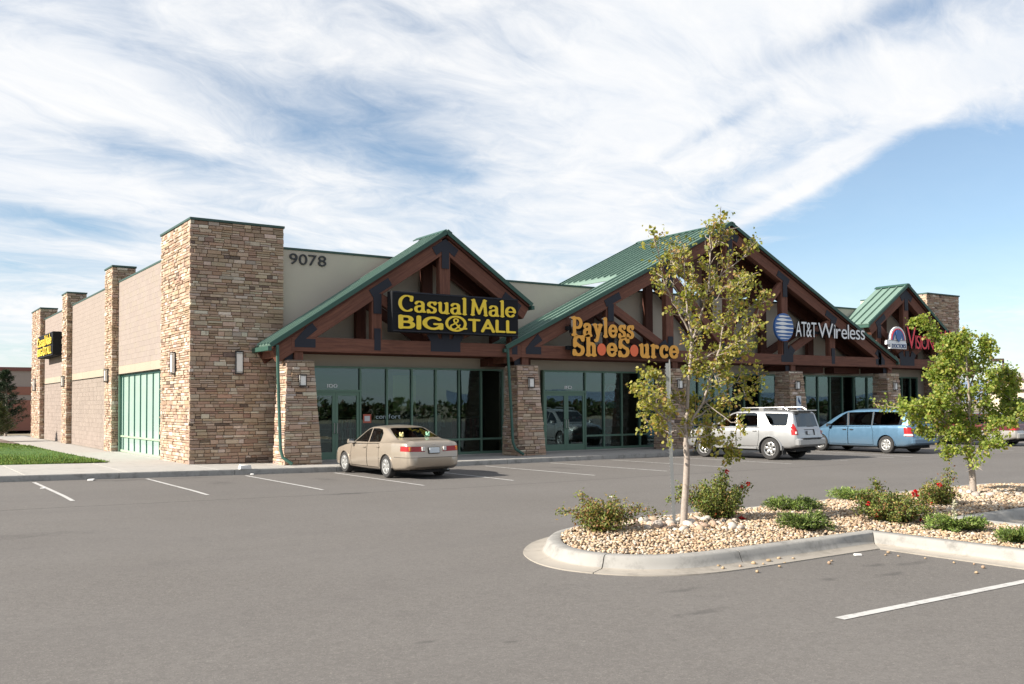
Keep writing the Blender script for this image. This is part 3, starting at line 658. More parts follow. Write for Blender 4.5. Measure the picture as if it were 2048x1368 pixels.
def roof(x0, zr, m, xl, xr, yf, yb_front, rear=None, lstop=None, rstop=None):
    """standing-seam roof: panels between seams are pieces of their own; rear = (y end, half width) for the part behind the parapet"""
    r = part('gable_roof', BLD); ca = 1/math.hypot(1, m); th = .05
    def Z(x): return zr-m*abs(x-x0)
    def panels(xe, ya, yb, n):
        sg = 1 if xe > x0 else -1; nx, nz = sg*m*ca, ca
        for i in range(n):
            p, q = ya+(yb-ya)*i/n+.004, ya+(yb-ya)*(i+1)/n-.004; mb = MB()
            def slabp(a, b, lo, hi):
                vs = []
                for h in (lo, hi):
                    for x, y in ((x0+sg*.02, a), (xe, a), (xe, b), (x0+sg*.02, b)): vs.append((x+nx*h, y, Z(x)+nz*h))
                mb.hexa(vs)
            slabp(p, q, -th, 0); slabp(p, p+.04, .001, .07)
            obj('roof_panel', mb, 'roof_green', r)
    npan = max(3, round((yb_front-yf)/.42))
    panels(xl, yf, lstop if lstop is not None else yb_front, npan); panels(xr, yf, rstop if rstop is not None else yb_front, npan)
    yr = yb_front
    if rear:
        yr = rear[0]; n = round((yr-yb_front)/.42)
        panels(x0-rear[1], yb_front, yr, n); panels(x0+rear[1], yb_front, yr, n)
        for sg in (-1, 1):
            xe = x0+sg*rear[1]; obj('rear_eave_trim', MB().box(xe-.05, xe+.03, yb_front+.01, yr, Z(xe)-.16, Z(xe)-.02), 'roof_green', r)
    # soffit boards, rake trim, ridge cap, eave gutter
    for xe in (xl, xr):
        sg = 1 if xe > x0 else -1; nx, nz = sg*m*ca, ca; st = (lstop if sg < 0 else rstop)
        def strip(name, mat, xa, xb, ya, yb, lo, hi):
            vs = []
            for h in (lo, hi):
                for x, y in ((xa, ya), (xb, ya), (xb, yb), (xa, yb)): vs.append((x+nx*h, y, Z(x)+nz*h))
            return obj(name, MB().hexa(vs), mat, r)
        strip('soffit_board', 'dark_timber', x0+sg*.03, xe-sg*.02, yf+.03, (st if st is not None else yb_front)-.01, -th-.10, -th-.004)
        if rear: strip('soffit_board', 'dark_timber', x0+sg*.03, x0+sg*rear[1]-sg*.02, yb_front+.01, yr-.02, -th-.10, -th-.004)
        strip('rake_trim', 'trim_green', x0+sg*.03, xe+sg*.03, yf-.045, yf-.002, -.085, .05)
        if rear: strip('rake_trim', 'trim_green', x0+sg*.03, x0+sg*rear[1], yr+.002, yr+.04, -.085, .05)
        strip('ridge_cap', 'trim_green', x0, x0+sg*.16, yf-.05, yr+.03, .046, .075)
        e = (st if st is not None else yb_front)
        if not ((sg > 0 and rstop == 'x')): obj('gutter', MB().box(xe-.02 if sg > 0 else xe-.11, xe+.11 if sg > 0 else xe+.02, yf-.04, e-.01, Z(xe)-.20, Z(xe)-.06), 'trim_green', r, bevel=.01)
    return r
roof(8.2, 7.75, .655, 2.02, 11.72, -1.45, .62, lstop=-.02)
roof(22.05, 9.43, .487, 10.62, 33.48, -1.45, .29, rear=(4.4, 4.85))
roof(34.4, 7.63, .66, 31.3, 40.5, -1.45, .29, rstop=-.02)
def downspout(x, z, xb):
    o = obj('downspout', MB().tube([(x, -1.47, z), (x, -1.49, z-.25), (x-.02+xb, -1.52, 2.0), (x+xb, -1.62, .5), (x+xb+.02, -1.76, .26), (x+xb+.26, -1.92, .06)], .052, 8), 'trim_green', BLD, smooth=40)
downspout(2.22, 3.68, .05); downspout(10.66, 3.78, .1)

# ------------------------------------------------------------------ wall lamps
def wall_lamp(label, M, w, h, d=.11):
    """M(u, v, n) maps across, up, out of the wall; origin at the lamp's centre"""
    t = thing('wall_lamp', label, 'lamp', M(0, 0, 0), 0, 'box lamps on the stone')
    o = Vector(M(0, 0, 0))
    def bx(mb, a, b, c, e, lo, hi):
        vs = [Vector(M(u, v, n))-o for n in (lo, hi) for u, v in ((a, c), (b, c), (b, e), (a, e))]; mb.hexa(vs); return mb
    obj('back_plate', bx(MB(), -w*.38, w*.38, -h*.5, h*.5, -.03, .02), 'lamp_frame', t); obj('diffuser', bx(MB(), -w*.42, w*.42, -h*.44, h*.44, .022, d), 'lamp_glass', t, bevel=.01)
    fm = MB()
    for s in (-1, 1):
        bx(fm, s*w*.47-.008, s*w*.47+.008, -h*.5, h*.5, d+.002, d+.018); bx(fm, s*w*.47-.006, s*w*.47+.006, -h*.5, h*.5, .02, .034)
        bx(fm, -w*.47, w*.47, s*h*.40-.007, s*h*.40+.007, d+.0185, d+.028); bx(fm, -w*.44, w*.44, s*h*.47-.010, s*h*.47+.010, .0, d+.01)
    obj('lamp_cage', fm, 'lamp_frame', t)
front = lambda x, y, z: (lambda u, v, n: (x+u, y-n, z+v))
side = lambda x, y, z: (lambda u, v, n: (x-n, y-u, z+v))
wall_lamp('tall box lamp on the shaded front of the near stone tower', front(1.5, 0, 3.18), .24, .74)
wall_lamp('tall box lamp on the sunlit side of the near stone tower', side(0, 1.75, 3.2), .28, .74)
wall_lamp('box lamp on the sunlit side pier nearest the tower', side(0, 12.2, 3.1), .28, .56); wall_lamp('box lamp on the middle one of the three side piers', side(0, 22.85, 3.1), .3, .56); wall_lamp('tall box lamp on the side pier farthest from the camera', side(0, 32.9, 3.12), .34, .76)
for cx, dx, lab in ((PIERS[0], .02, 'small box lamp on the pier left of the double door numbered 100'), (PIERS[1], .06, 'small box lamp on the pier between the black and the gold letter sign'), (PIERS[2], .0, 'small box lamp on the pier behind the slim tree'), (PIERS[3], -.06, 'small box lamp above the wheelchair parking sign'), (PIERS[4], .0, 'small box lamp on the pier left of the red letter sign'), (PIERS[5], .0, 'small box lamp on the last pier by the far stone tower')):
    wall_lamp(lab, front(cx+dx, -1.49, 2.6), .22, .38)

# ------------------------------------------------------------------ lettering
def sdf_glyph(strokes, thick, thin, round_=.0, n=56):
    """strokes: polylines in glyph units (cap height 1); pen contrast makes uprights thick and levels thin; returns outline loops"""
    segs = []
    for st in strokes:
        w = 1.0
        if isinstance(st, tuple) and len(st) == 2 and isinstance(st[1], float): st, w = st
        P = np.array(st, float)
        for a, b in zip(P[:-1], P[1:]):
            d = b-a; L = np.hypot(*d)+1e-9; c = abs(d[1])/L; segs.append((a, b, w*(thin+(thick-thin)*c**1.2)))
    lo = np.min([np.minimum(a, b)-r for a, b, r in segs], 0)-.04; hi = np.max([np.maximum(a, b)+r for a, b, r in segs], 0)+.04
    h = .021; nx, ny = int((hi[0]-lo[0])/h)+2, int((hi[1]-lo[1])/h)+2
    X, Y = np.meshgrid(lo[0]+h*np.arange(nx), lo[1]+h*np.arange(ny), indexing='ij'); D = np.full(X.shape, 9.)
    for a, b, r in segs:
        d = b-a; L2 = d@d+1e-12; t = np.clip(((X-a[0])*d[0]+(Y-a[1])*d[1])/L2, 0, 1)
        D = np.minimum(D, np.hypot(X-a[0]-t*d[0], Y-a[1]-t*d[1])-r)
    nxt = {}
    def pt(i, j, k):
        if k == 0: a, b = D[i, j], D[i+1, j]; return (X[i, j]+h*a/(a-b), Y[i, j])
        a, b = D[i, j], D[i, j+1]; return (X[i, j], Y[i, j]+h*a/(a-b))
    E = {1: [('l', 'b')], 2: [('b', 'r')], 3: [('l', 'r')], 4: [('r', 't')], 5: [('l', 't'), ('r', 'b')], 6: [('b', 't')], 7: [('l', 't')], 8: [('t', 'l')], 9: [('t', 'b')], 10: [('b', 'l'), ('t', 'r')], 11: [('t', 'r')], 12: [('r', 'l')], 13: [('r', 'b')], 14: [('b', 'l')]}
    I = (D < 0).astype(int)
    for i in range(nx-1):
        for j in range(ny-1):
            c = I[i, j]+2*I[i+1, j]+4*I[i+1, j+1]+8*I[i, j+1]
            for a, b in E.get(c, ()):
                key = {'l': (i, j, 1), 'b': (i, j, 0), 'r': (i+1, j, 1), 't': (i, j+1, 0)}; nxt[key[a]] = key[b]
    loops = []; seen = set()
    for s in list(nxt):
        if s in seen: continue
        lp = []; k = s
        while k in nxt and k not in seen: seen.add(k); lp.append(pt(*k)); k = nxt[k]
        if len(lp) > 8: loops.append(lp[::2])
    return loops
def loops_mesh(loops, sx, sy, depth, M):
    """fill outline loops (holes by nesting) and extrude; M(u, v, n)"""
    P3 = [[Vector((x*sx, y*sy, 0)) for x, y in lp] for lp in loops]
    flat = [p for lp in P3 for p in lp]; tris = mgeo.tessellate_polygon(P3); mb = MB()
    n = len(flat); vs = [M(p.x, p.y, depth) for p in flat]+[M(p.x, p.y, 0) for p in flat]; fs = [tuple(t) for t in tris]; k = 0; sides = []
    for lp in P3:
        for i in range(len(lp)): a, b = k+i, k+(i+1) % len(lp); sides.append((a, b, b+n, a+n))
        k += len(lp)
    mb.add(vs, fs+sides); return mb, len(fs)
def letter(parent, loops, sx, sy, depth, M, mat, side_mat='sign_side', name='letter'):
    mb, nf = loops_mesh(loops, sx, sy, depth, M); o = obj(name, mb, mat, parent, recalc=False); o.data.materials.append(MATS[side_mat])
    for i, p in enumerate(o.data.polygons): p.material_index = 0 if i < nf else 1
    return o
_fc = {}
def font_loops(ch, bold=0.0):
    """outline loops of a character of the built-in font, cap height about .73"""
    if (ch, bold) in _fc: return _fc[(ch, bold)]
    cu = bpy.data.curves.new('t', 'FONT'); cu.body = ch; cu.offset = bold; cu.fill_mode = 'NONE'; cu.resolution_u = 6
    o = bpy.data.objects.new('t', cu); COL.objects.link(o); dg = bpy.context.evaluated_depsgraph_get(); me = o.evaluated_get(dg).to_mesh()
    adj = {}
    for e in me.edges: a, b = e.vertices; adj.setdefault(a, []).append(b); adj.setdefault(b, []).append(a)
    loops, seen = [], set()
    for s in adj:
        if s in seen: continue
        lp, k, prev = [], s, None
        while k not in seen:
            seen.add(k); lp.append((me.vertices[k].co.x, me.vertices[k].co.y)); nx = [q for q in adj[k] if q != prev]; prev = k; k = nx[0] if nx[0] not in seen else nx[-1]
        if len(lp) > 2: loops.append(lp)
    o.evaluated_get(dg).to_mesh_clear(); bpy.data.objects.remove(o); bpy.data.curves.remove(cu)
    _fc[(ch, bold)] = loops; return loops
def bounds(loops): xs = [p[0] for l in loops for p in l]; ys = [p[1] for l in loops for p in l]; return min(xs), max(xs), min(ys), max(ys)
def text_line(parent, glyphs, width, height, gap, depth, M, mat, side_mat='sign_side', space=.3, ref=None):
    """glyphs: outline loops or None for a space; scaled so that the line is width wide and cap height high"""
    ref = ref or max(bounds(g)[3] for g in glyphs if g); sy = height/ref; tot = 0.0
    for g in glyphs: tot += space if g is None else bounds(g)[1]-bounds(g)[0]+gap
    tot -= gap; sx = width/tot; x = 0.0
    for k, g in enumerate(glyphs):
        if g is None: x += space; continue
        b = bounds(g); g2 = [[(p[0]-b[0]+x, p[1]) for p in l] for l in g]; m = mat(k) if callable(mat) else mat
        letter(parent, g2, sx, sy, depth, M, m, side_mat); x += b[1]-b[0]+gap
def arc(cx, cy, rx, ry, a0, a1, n=14): return [(cx+rx*math.cos(R(a0+(a1-a0)*i/n)), cy+ry*math.sin(R(a0+(a1-a0)*i/n))) for i in range(n+1)]
def skel(ch, sf=.06):
    """letter skeletons: cap height 1, x height .66; sf = serif half length"""
    S = lambda x, y, l=1.0, r=1.0: [(x-sf*l, y), (x+sf*r, y)]
    if ch == 'C': return [arc(.42, .5, .36, .47, 52, 308, 26), [(.64, .70), (.66, .90)], ]
    if ch == 'S': return [arc(.34, .74, .24, .235, 20, 180, 12)+arc(.36, .50, .26, .14, 180, 180, 1)[:1]+[(.18, .60), (.34, .50), (.52, .40)]+arc(.32, .26, .255, .25, 30, -165, 14), [(.57, .82), (.58, .95)], [(.07, .2), (.06, .06)]]
    if ch == 's': return [arc(.25, .50, .17, .155, 25, 190, 10)+[(.15, .40), (.25, .345), (.36, .29)]+arc(.24, .17, .18, .165, 30, -165, 12), [(.41, .56), (.42, .63)], [(.06, .13), (.05, .04)]]
    if ch == 'a': return [arc(.27, .50, .18, .155, 165, 0, 10)+[(.45, .2), (.48, .06), (.56, .03)], arc(.25, .19, .17, .18, 70, 330, 16), [(.26, .375), (.45, .42)]]
    if ch == 'u': return [[(.14, .64), (.14, .22)]+arc(.29, .2, .15, .18, 180, 300, 8)+[(.47, .18)], [(.49, .64), (.49, .03)], S(.10, .64), S(.45, .64), S(.53, .02, .4)]
    if ch == 'l': return [[(.12, 1.0), (.12, .03)], S(.09, 1.0, 1, .4), S(.12, .02, 1.2, 1.2)]
    if ch == 'M': return [[(.14, .97), (.08, .03)], ([(.15, .95), (.44, .12), (.73, .95)], .82), [(.74, .97), (.82, .03)], S(.10, .97, 1, .2), S(.78, .97, .2, 1), S(.08, .02, 1.2, 1.2), S(.82, .02, 1.2, 1.2)]
    if ch == 'e': return [arc(.30, .335, .235, .305, 0, 318, 26), [(.08, .345), (.53, .345)]]
    if ch == 'c': return [arc(.29, .335, .225, .305, 40, 315, 22), [(.44, .48), (.46, .56)]]
    if ch == 'P': return [[(.16, .96), (.16, .04)], [(.16, .96), (.36, .96)]+arc(.38, .70, .24, .26, 90, -90, 14)+[(.16, .44)], S(.12, .97, 1.4, 0), S(.16, .03, 1.6, 1.6)]
    if ch == 'y': return [[(.12, .62), (.30, .10)], [(.50, .62), (.28, -.10)]+arc(.16, -.13, .10, .12, 0, -120, 6), S(.11, .64, 1.2, 1.2), S(.50, .64, 1.1, 1.1)]
    if ch == 'h': return [[(.14, 1.0), (.14, .03)], [(.14, .45)]+arc(.31, .43, .17, .20, 160, 0, 10)+[(.48, .03)], S(.11, 1.0, 1, .3), S(.14, .02, 1.2, 1.2), S(.48, .02, 1.2, 1.2)]
    if ch == 'r': return [[(.14, .64), (.14, .03)], [(.14, .42)]+arc(.32, .40, .18, .22, 165, 50, 8), ([(.40, .55), (.43, .55)], 1.25), S(.11, .64, 1, .3), S(.15, .02, 1.2, 1.4)]
    if ch == 'o': return [arc(.3, .33, .24, .31, 0, 360, 28)]
    if ch == 'B': return [[(.12, .95), (.12, .05)], [(.12, .93), (.34, .93)]+arc(.36, .72, .19, .21, 90, -90, 10)+[(.12, .51)], [(.12, .51), (.38, .51)]+arc(.40, .29, .22, .22, 90, -90, 10)+[(.12, .07)]]
    if ch == 'I': return [[(.12, .95), (.12, .05)]]
    if ch == 'G': return [arc(.48, .5, .36, .44, 42, 330, 26), [(.82, .10), (.82, .44)], [(.56, .44), (.84, .44)]]
    if ch == 'T': return [[(.36, .92), (.36, .05)], [(.06, .92), (.66, .92)]]
    if ch == 'A': return [[(.08, .05), (.42, .95), (.76, .05)], [(.2, .32), (.64, .32)]]
    if ch == 'L': return [[(.12, .95), (.12, .07), (.58, .07)]]
    if ch == '&': return [arc(.5, .5, .44, .46, -28, 318, 36)+[(.98, .20)], ([(.78, .17)]+[(.66, .22), (.42, .62)]+arc(.50, .72, .10, .10, 200, -20, 8)+[(.56, .60), (.34, .42)]+arc(.40, .29, .15, .16, 130, 300, 10)+[(.62, .32), (.68, .42)], .62)]
CM = {c: sdf_glyph(skel(c, .075), .088, .04) for c in 'CasulMe'}; CM.update({c: sdf_glyph(skel(c), .10, .082) for c in 'BIGTAL'}); CM['&'] = sdf_glyph(skel('&'), .066, .06)
PY = {c: sdf_glyph(skel(c, .09), .115, .068) for c in 'PaylesShurc'}
def bold_glyph(ch, b=.06): return font_loops(ch, b)
def casual_sign(name, label, x0, x1, z0, z1, M0, depth):
    """black cabinet sign; M0(u, v, n) with u from 0 to the width"""
    t = thing(name, label, 'sign', M0(0, z0, 0)); o = Vector(M0(0, z0, 0)); W = x1-x0; H = z1-z0
    M = lambda u, v, n: tuple(Vector(M0(u, z0+v, n))-o)
    mb = MB(); mb.hexa([M(u, v, n) for n in (0, depth) for u, v in ((0, 0), (W, 0), (W, H), (0, H))]); obj('cabinet', mb, 'black_cabinet', t, bevel=.01)
    fr = MB()
    for a, b, c, d in ((.02, W-.02, .015, .05), (.02, W-.02, H-.05, H-.015), (.02, W-.02, H*.47, H*.475)): fr.hexa([M(u, v, n) for n in (depth+.002, depth+.014) for u, v in ((a, c), (b, c), (b, d), (a, d))])
    obj('cabinet_trim', fr, 'navy_steel', t)
    top = [CM[c] if c != ' ' else None for c in 'Casual Male']; kk = W/4.9
    text_line(t, top, W*.935, H*.435, .03, .05, lambda u, v, n: M(W*.04+u, H*.505+v, depth+n+.002), 'sign_yellow', space=.16)
    bold = lambda s: [CM[c] for c in s]; cy = H*.085
    text_line(t, bold('BIG'), W*.34, H*.335, .05, .05, lambda u, v, n: M(W*.04+u, cy+v, depth+n+.002), 'sign_yellow')
    text_line(t, [CM['&']], W*.175, H*.40, .05, .05, lambda u, v, n: M(W*.395+u, cy-.02*H+v, depth+n+.002), 'sign_yellow')
    text_line(t, bold('TALL'), W*.40, H*.335, .03, .05, lambda u, v, n: M(W*.575+u, cy+v, depth+n+.002), 'sign_yellow')
casual_sign('shop_sign', 'black cabinet sign with two rows of yellow letters on the near gable', 5.98, 10.93, 4.22, 5.55, lambda u, v, n: (5.98+u, -1.38-n, v), .36)
casual_sign('shop_sign', 'black cabinet sign with yellow letters high on the sunlit side wall', 0, 5.2, 4.5, 5.72, lambda u, v, n: (.24-n, 29.6-u, v), .55)
def payless():
    x, y = 13.2, -1.62; t = thing('shop_sign', 'two rows of gold letters with orange discs for o on the middle gable', 'sign', (x, y, 3.58))
    M = lambda dx, dz: (lambda u, v, n: (dx+u, -n, dz+v))
    text_line(t, [PY[c] for c in 'Payless'], 3.05, .74, .025, .10, M(.1, .78), 'sign_gold')
    disc = [[(.27+.27*math.cos(a*.2244), .33+.33*math.sin(a*.2244)) for a in range(28)]]
    gl = [PY['S'], PY['h'], disc, PY['e'], PY['S'], disc, PY['u'], PY['r'], PY['c'], PY['e']]
    text_line(t, gl, 5.35, .74, .03, .10, M(.15, .06), lambda k: 'sign_orange' if k in (2, 5) else 'sign_gold', ref=1.06)
    obj('raceway', MB().box(.05, 3.1, .06, .2, .98, 1.12).box(.05, 5.4, .06, .2, .26, .40), 'black_cabinet', t)
    obj('raceway_bracket', MB().box(.3, .38, .2, .28, .9, 1.2).box(2.4, 2.48, .2, .28, .9, 1.2), 'navy_steel', t)
payless()
def att():
    t = thing('shop_sign', 'white letter sign with blue and white striped globe on the middle gable', 'sign', (24.3, -1.6, 4.5))
    M = lambda dx, dz: (lambda u, v, n: (dx+u, -n, dz+v))
    gl = [bold_glyph(c, .04) for c in 'AT&T']; text_line(t, gl, 1.40, .66, -.01, .08, M(1.46, .26), 'sign_white')
    text_line(t, [bold_glyph(c, .022) for c in 'Wireless'], 3.35, .66, .05, .08, M(2.98, .26), 'sign_white')
    g = obj('globe_disc', MB().lathe([(0, -.16), (.60, -.16), (.61, -.15), (.61, -.06), (0, -.06)], 40, 'y', (.62, 0, .62)), 'sign_blue', t, smooth=30)
    rows = [(.46, .05), (.31, .075), (.14, .085), (-.04, .09), (-.21, .07), (-.36, .04), (-.49, .025)]
    for zc, h in rows:
        half = math.sqrt(max(.01, .57**2-zc**2)); k = 20; top, bot = [], []
        for i in range(k+1):
            u = -half+2*half*i/k; th = h*(.35+.65*math.exp(-((u+.12)/.28)**2))*(1 if abs(u) < half*.98 else .5); top.append((.62+u, .62+zc+th/1.0)); bot.append((.62+u, .62+zc-th*.6))
        letter(g, [top+bot[::-1]], 1, 1, .012, lambda u, v, n: (u, -.165-n, v), 'sign_white', 'sign_white', 'globe_stripe')
    obj('raceway', MB().box(1.5, 6.3, .05, .18, .42, .54), 'black_cabinet', t)
att()
def vision():
    t = thing('shop_sign', 'red letter sign with white domed badge on the far gable', 'sign', (32.35, -1.62, 4.4))
    M = lambda dx, dz: (lambda u, v, n: (dx+u, -n, dz+v))
    dome = [[(-.62, 0), (.62, 0)]+[(.62*math.cos(R(a)), .66*math.sin(R(a))) for a in range(8, 180, 8)]]
    b = letter(t, dome, 1, 1, .12, M(.75, .42), 'sign_white', 'sign_white', 'badge_dome'); ring = lambda r0, r1: [[(r1*math.cos(R(a)), r1*1.05*math.sin(R(a))) for a in range(0, 181, 9)]+[(r0*math.cos(R(a)), r0*1.05*math.sin(R(a))) for a in range(180, -1, -9)]]
    letter(b, ring(.48, .53), 1, 1, .02, lambda u, v, n: (.75+u, -.122-n, .43+v), 'sign_red', 'sign_red', 'badge_arc'); letter(b, ring(.34, .47), 1, 1, .02, lambda u, v, n: (.75+u, -.124-n, .43+v), 'sign_blue', 'sign_blue', 'badge_arc')
    shield = [[(-.2, .44), (-.2, .1), (0, -.1), (.2, .1), (.2, .44), (0, .5)]]; letter(b, shield, 1, 1, .03, lambda u, v, n: (.75+u, -.15-n, .42+v), 'sign_blue', 'sign_blue', 'badge_shield')
    obj('badge_ribbon', MB().hexa([(-.12, -.10, .20), (1.42, -.10, .20), (1.42, 0, .20), (-.12, 0, .20), (-.12, -.10, .40), (1.42, -.10, .40), (1.42, 0, .40), (-.12, 0, .40)]), 'sign_white', t); pl = obj('badge_plate', MB().box(.12, 1.42, -.13, -.01, .0, .30), 'sign_white', t, bevel=.01)
    text_line(t, [bold_glyph(c, .01) for c in "DOCTOR'S"], 1.1, .19, .05, .02, M(.25, .05), 'sign_blue')
    for o in t.children:
        if o.name.startswith('letter'): o.location.y = -.132
    for s, x, w, h in (('V', 1.5, .74, 1.05), ('ision', 2.2, 1.5, .66)): text_line(t, [bold_glyph(c.upper(), .02) for c in s], w, h, .04, .10, M(x, .05), 'sign_red')
    for s, x, w, h in (('W', 4.3, .9, 1.0), ('orks', 5.25, 1.4, .66)): text_line(t, [bold_glyph(c.upper(), .02) for c in s], w, h, .04, .10, M(x, .05), 'sign_red')
    obj('raceway', MB().box(1.5, 7.1, .05, .18, .2, .32), 'black_cabinet', t)
vision()
def flat_text(name, label, cat, s, x, y, z, w, h, mat, depth=.03, bold=.0, gap=.06):
    t = thing(name, label, cat, (x, y, z)); text_line(t, [font_loops(c, bold) if c != ' ' else None for c in s], w, h, gap, depth, lambda u, v, n: (u, -n, v), mat, mat); return t
flat_text('address_numerals', 'black numerals 9078 high on the stucco wall beside the tower', 'numerals', '9078', 3.26, .297, 6.47, 1.28, .35, 'numeral_black', .04, .04, .07)
flat_text('door_number', 'white number 100 above the double door nearest the stone tower', 'number', '100', 4.55, .20, 2.42, .36, .12, 'sign_white', .004, .012); flat_text('door_number', 'white number 110 above the double door under the gold letters', 'number', '110', 14.42, .20, 2.42, .36, .12, 'sign_white', .004, .012)
flat_text('window_lettering', 'pale word comfort on the shop window behind the tan sedan', 'lettering', 'comfort', 6.32, .20, 1.36, .95, .15, 'cloth_pale', .004, .0)
# ------------------------------------------------------------------ things behind the shop windows
def window_props():
    t = thing('window_banner', 'yellow banner hanging inside the window left of the tan sedan roof', 'banner', (7.55, .42, 1.62)); obj('cloth', MB().hexa([(-.45, 0, 0), (.45, 0, .0), (.45, .02, 0), (-.45, .02, 0), (-.45, 0, 1.25), (.45, 0, 1.25), (.45, .02, 1.25), (-.45, .02, 1.25)]), 'banner_yellow', t); obj('hanging_rod', MB().tube([(-.55, .01, 1.27), (.55, .01, 1.27)], .015, 6), 'galvanised', t)
    t = thing('window_poster', 'red and white poster reading BOGO in the window of the shop with gold letters', 'poster', (16.8, .42, .9))
    obj('lower_panel', MB().box(-.42, .42, 0, .01, 0, .75), 'poster_red', t); obj('middle_band', MB().box(-.42, .42, 0, .01, .752, 1.0), 'poster_white', t); obj('upper_panel', MB().box(-.42, .42, 0, .01, 1.002, 1.75), 'poster_red', t)
    for s, z in (('BO', 1.42), ('GO', 1.12)): text_line(t, [font_loops(c, .02) for c in s], .66, .24, .05, .005, lambda u, v, n: (-.33+u, -.002-n, z+v), 'sign_white', 'sign_white')
    t = thing('door_notice', 'small pale notice stuck inside the left leaf of the nearest door', 'notice', (4.2, .245, 1.45)); obj('paper', MB().box(-.1, .1, 0, .004, 0, .16), 'poster_white', t)
    t = thing('window_sticker', 'small pinkish square sticker on the glass right of the nearest door', 'sticker', (5.85, .195, 1.22)); obj('paper', MB().box(0, .3, 0, .004, 0, .3), 'poster_red', t); obj('print', MB().box(.05, .25, -.003, -.001, .06, .24), 'poster_white', t)
    def dummy(x, y, mat, label, rz=0.0, h=1.0):
        t = thing('mannequin', label, 'mannequin', (x, y, .012), rz)
        obj('shirt', MB().lathe([(.10, .82), (.17, .9), (.185, 1.1), (.215, 1.32), (.2, 1.42), (.07, 1.5)], 14, 'z'), mat, t, smooth=50)
        for s in (-1, 1): obj('sleeve', MB().tube([(s*.2, 0, 1.4), (s*.28, .0, 1.2), (s*.27, -.06, 1.0)], [.07, .065, .055], 8), mat, t, smooth=50); obj('trouser_leg', MB().tube([(s*.09, 0, .86), (s*.1, 0, .45), (s*.1, 0, .04)], [.1, .08, .07], 8), 'cloth_dark', t, smooth=50)
        obj('neck', MB().lathe([(.055, 1.49), (.05, 1.56), (.0, 1.565)], 10, 'z'), 'mannequin', t, smooth=50); obj('base', MB().lathe([(0, .0), (.2, .0), (.2, .02), (0, .025)], 14, 'z'), 'galvanised', t)
    dummy(8.0, .95, 'cloth_dark', 'mannequin in dark shirt in the window above the sedan boot'); dummy(9.15, 1.0, 'cloth_pale', 'mannequin in pale shirt in the window behind the sedan'); dummy(8.55, 1.25, 'cloth_dark', 'headless mannequin in dark jacket between the two window mannequins', .3)
    def rack(x, y, cols, label):
        t = thing('clothes_rack', label, 'rack', (x, y, .012)); obj('rail', MB().tube([(-.7, 0, 0), (-.7, 0, 1.35), (.7, 0, 1.35), (.7, 0, 0)], .02, 6), 'galvanised', t)
        for i in range(12): obj('garment', MB().hexa([(-.62+i*.11, -.22, .45), (-.57+i*.11, -.22, .45), (-.57+i*.11, .22, .45), (-.62+i*.11, .22, .45), (-.62+i*.11, -.18, 1.28), (-.58+i*.11, -.18, 1.28), (-.58+i*.11, .18, 1.28), (-.62+i*.11, .18, 1.28)]), cols[i % len(cols)], t)
    rack(10.9, 1.7, ('cloth_plum', 'cloth_dark'), 'rack of plum and dark clothes inside the first shop by the downspout'); rack(6.6, 3.2, ('cloth_pale', 'cloth_dark', 'cloth_plum'), 'rack of clothes deep inside the first shop')
    def shelf(x, y, label):
        t = thing('shoe_shelf', label, 'shelf', (x, y, .012)); obj('upright', MB().box(-.75, -.71, 0, .4, 0, 1.3).box(.71, .75, 0, .4, 0, 1.3), 'galvanised', t); rr = random.Random(int(x*10))
        for k in range(4):
            obj('shelf_board', MB().box(-.71, .71, 0, .4, .15+k*.34, .18+k*.34), 'galvanised', t)
            for i in range(7): obj('shoe_box', MB().box(-.66+i*.19, -.51+i*.19, .05, .32, .182+k*.34, .27+k*.34), rr.choice(('poster_red', 'poster_white', 'cloth_dark', 'cloth_plum')), t)
    shelf(16.1, 1.7, 'low shelf of shoe boxes inside the shop by its double door'); shelf(18.2, 1.8, 'low shelf of shoe boxes inside the shop right of the poster')
window_props()
def shop_lamps():
    k = 0; names = ('first', 'second', 'third', 'fourth')
    for shop, xs, lab in ((0, (5.6, 7.7, 9.7), 'the shop behind the tan sedan'), (1, (14.9, 17.6), 'the shop under the gold letters'), (2, (22.5, 25), 'the shop behind the silver car'), (3, (30, 32.4), 'the shop behind the blue minivan')):
        for i, x in enumerate(xs):
            t = thing('ceiling_lamp', f'{names[i]} lit ceiling lamp from the left in {lab}', 'lamp', (x, 1.5, 3.45)); obj('housing', MB().box(-.32, .32, -.17, .17, -.05, -.001), 'galvanised', t); obj('lamp_tube', MB().box(-.28, .28, -.13, .13, -.062, -.051), 'lit_lamp', t)
shop_lamps()
def wheelchair_sign():
    t = thing('parking_sign', 'blue and white wheelchair parking sign on the pier behind the silver car', 'sign', (25.93, -1.66, 1.35))
    obj('upper_panel', MB().box(-.15, .15, 0, .02, .32, .78), 'plate_white', t); obj('lower_panel', MB().box(-.15, .15, 0, .02, 0, .30), 'plate_white', t)
    ch = [([arc(.42, .32, .26, .26, 120, -30, 18)]), ([[(.4, .8), (.42, .46), (.68, .46), (.78, .18), (.88, .22)]]), ([[(.42, .62), (.64, .62)]])]
    lp = sdf_glyph([arc(.42, .32, .26, .26, 120, -30, 18), [(.38, .82), (.42, .46), (.68, .46), (.78, .18), (.90, .22)], [(.42, .62), (.64, .62)], [(.37, .95), (.371, .96)]], .05, .05)
    letter(t, lp, .27, .34, .004, lambda u, v, n: (-.13+u, -.002-n, .37+v), 'sign_blue', 'sign_blue', 'wheelchair_symbol')
    for i in range(3): obj('text_bar', MB().box(-.1, .1, -.004, -.001, .05+i*.08, .085+i*.08), 'sign_blue', t)
wheelchair_sign()

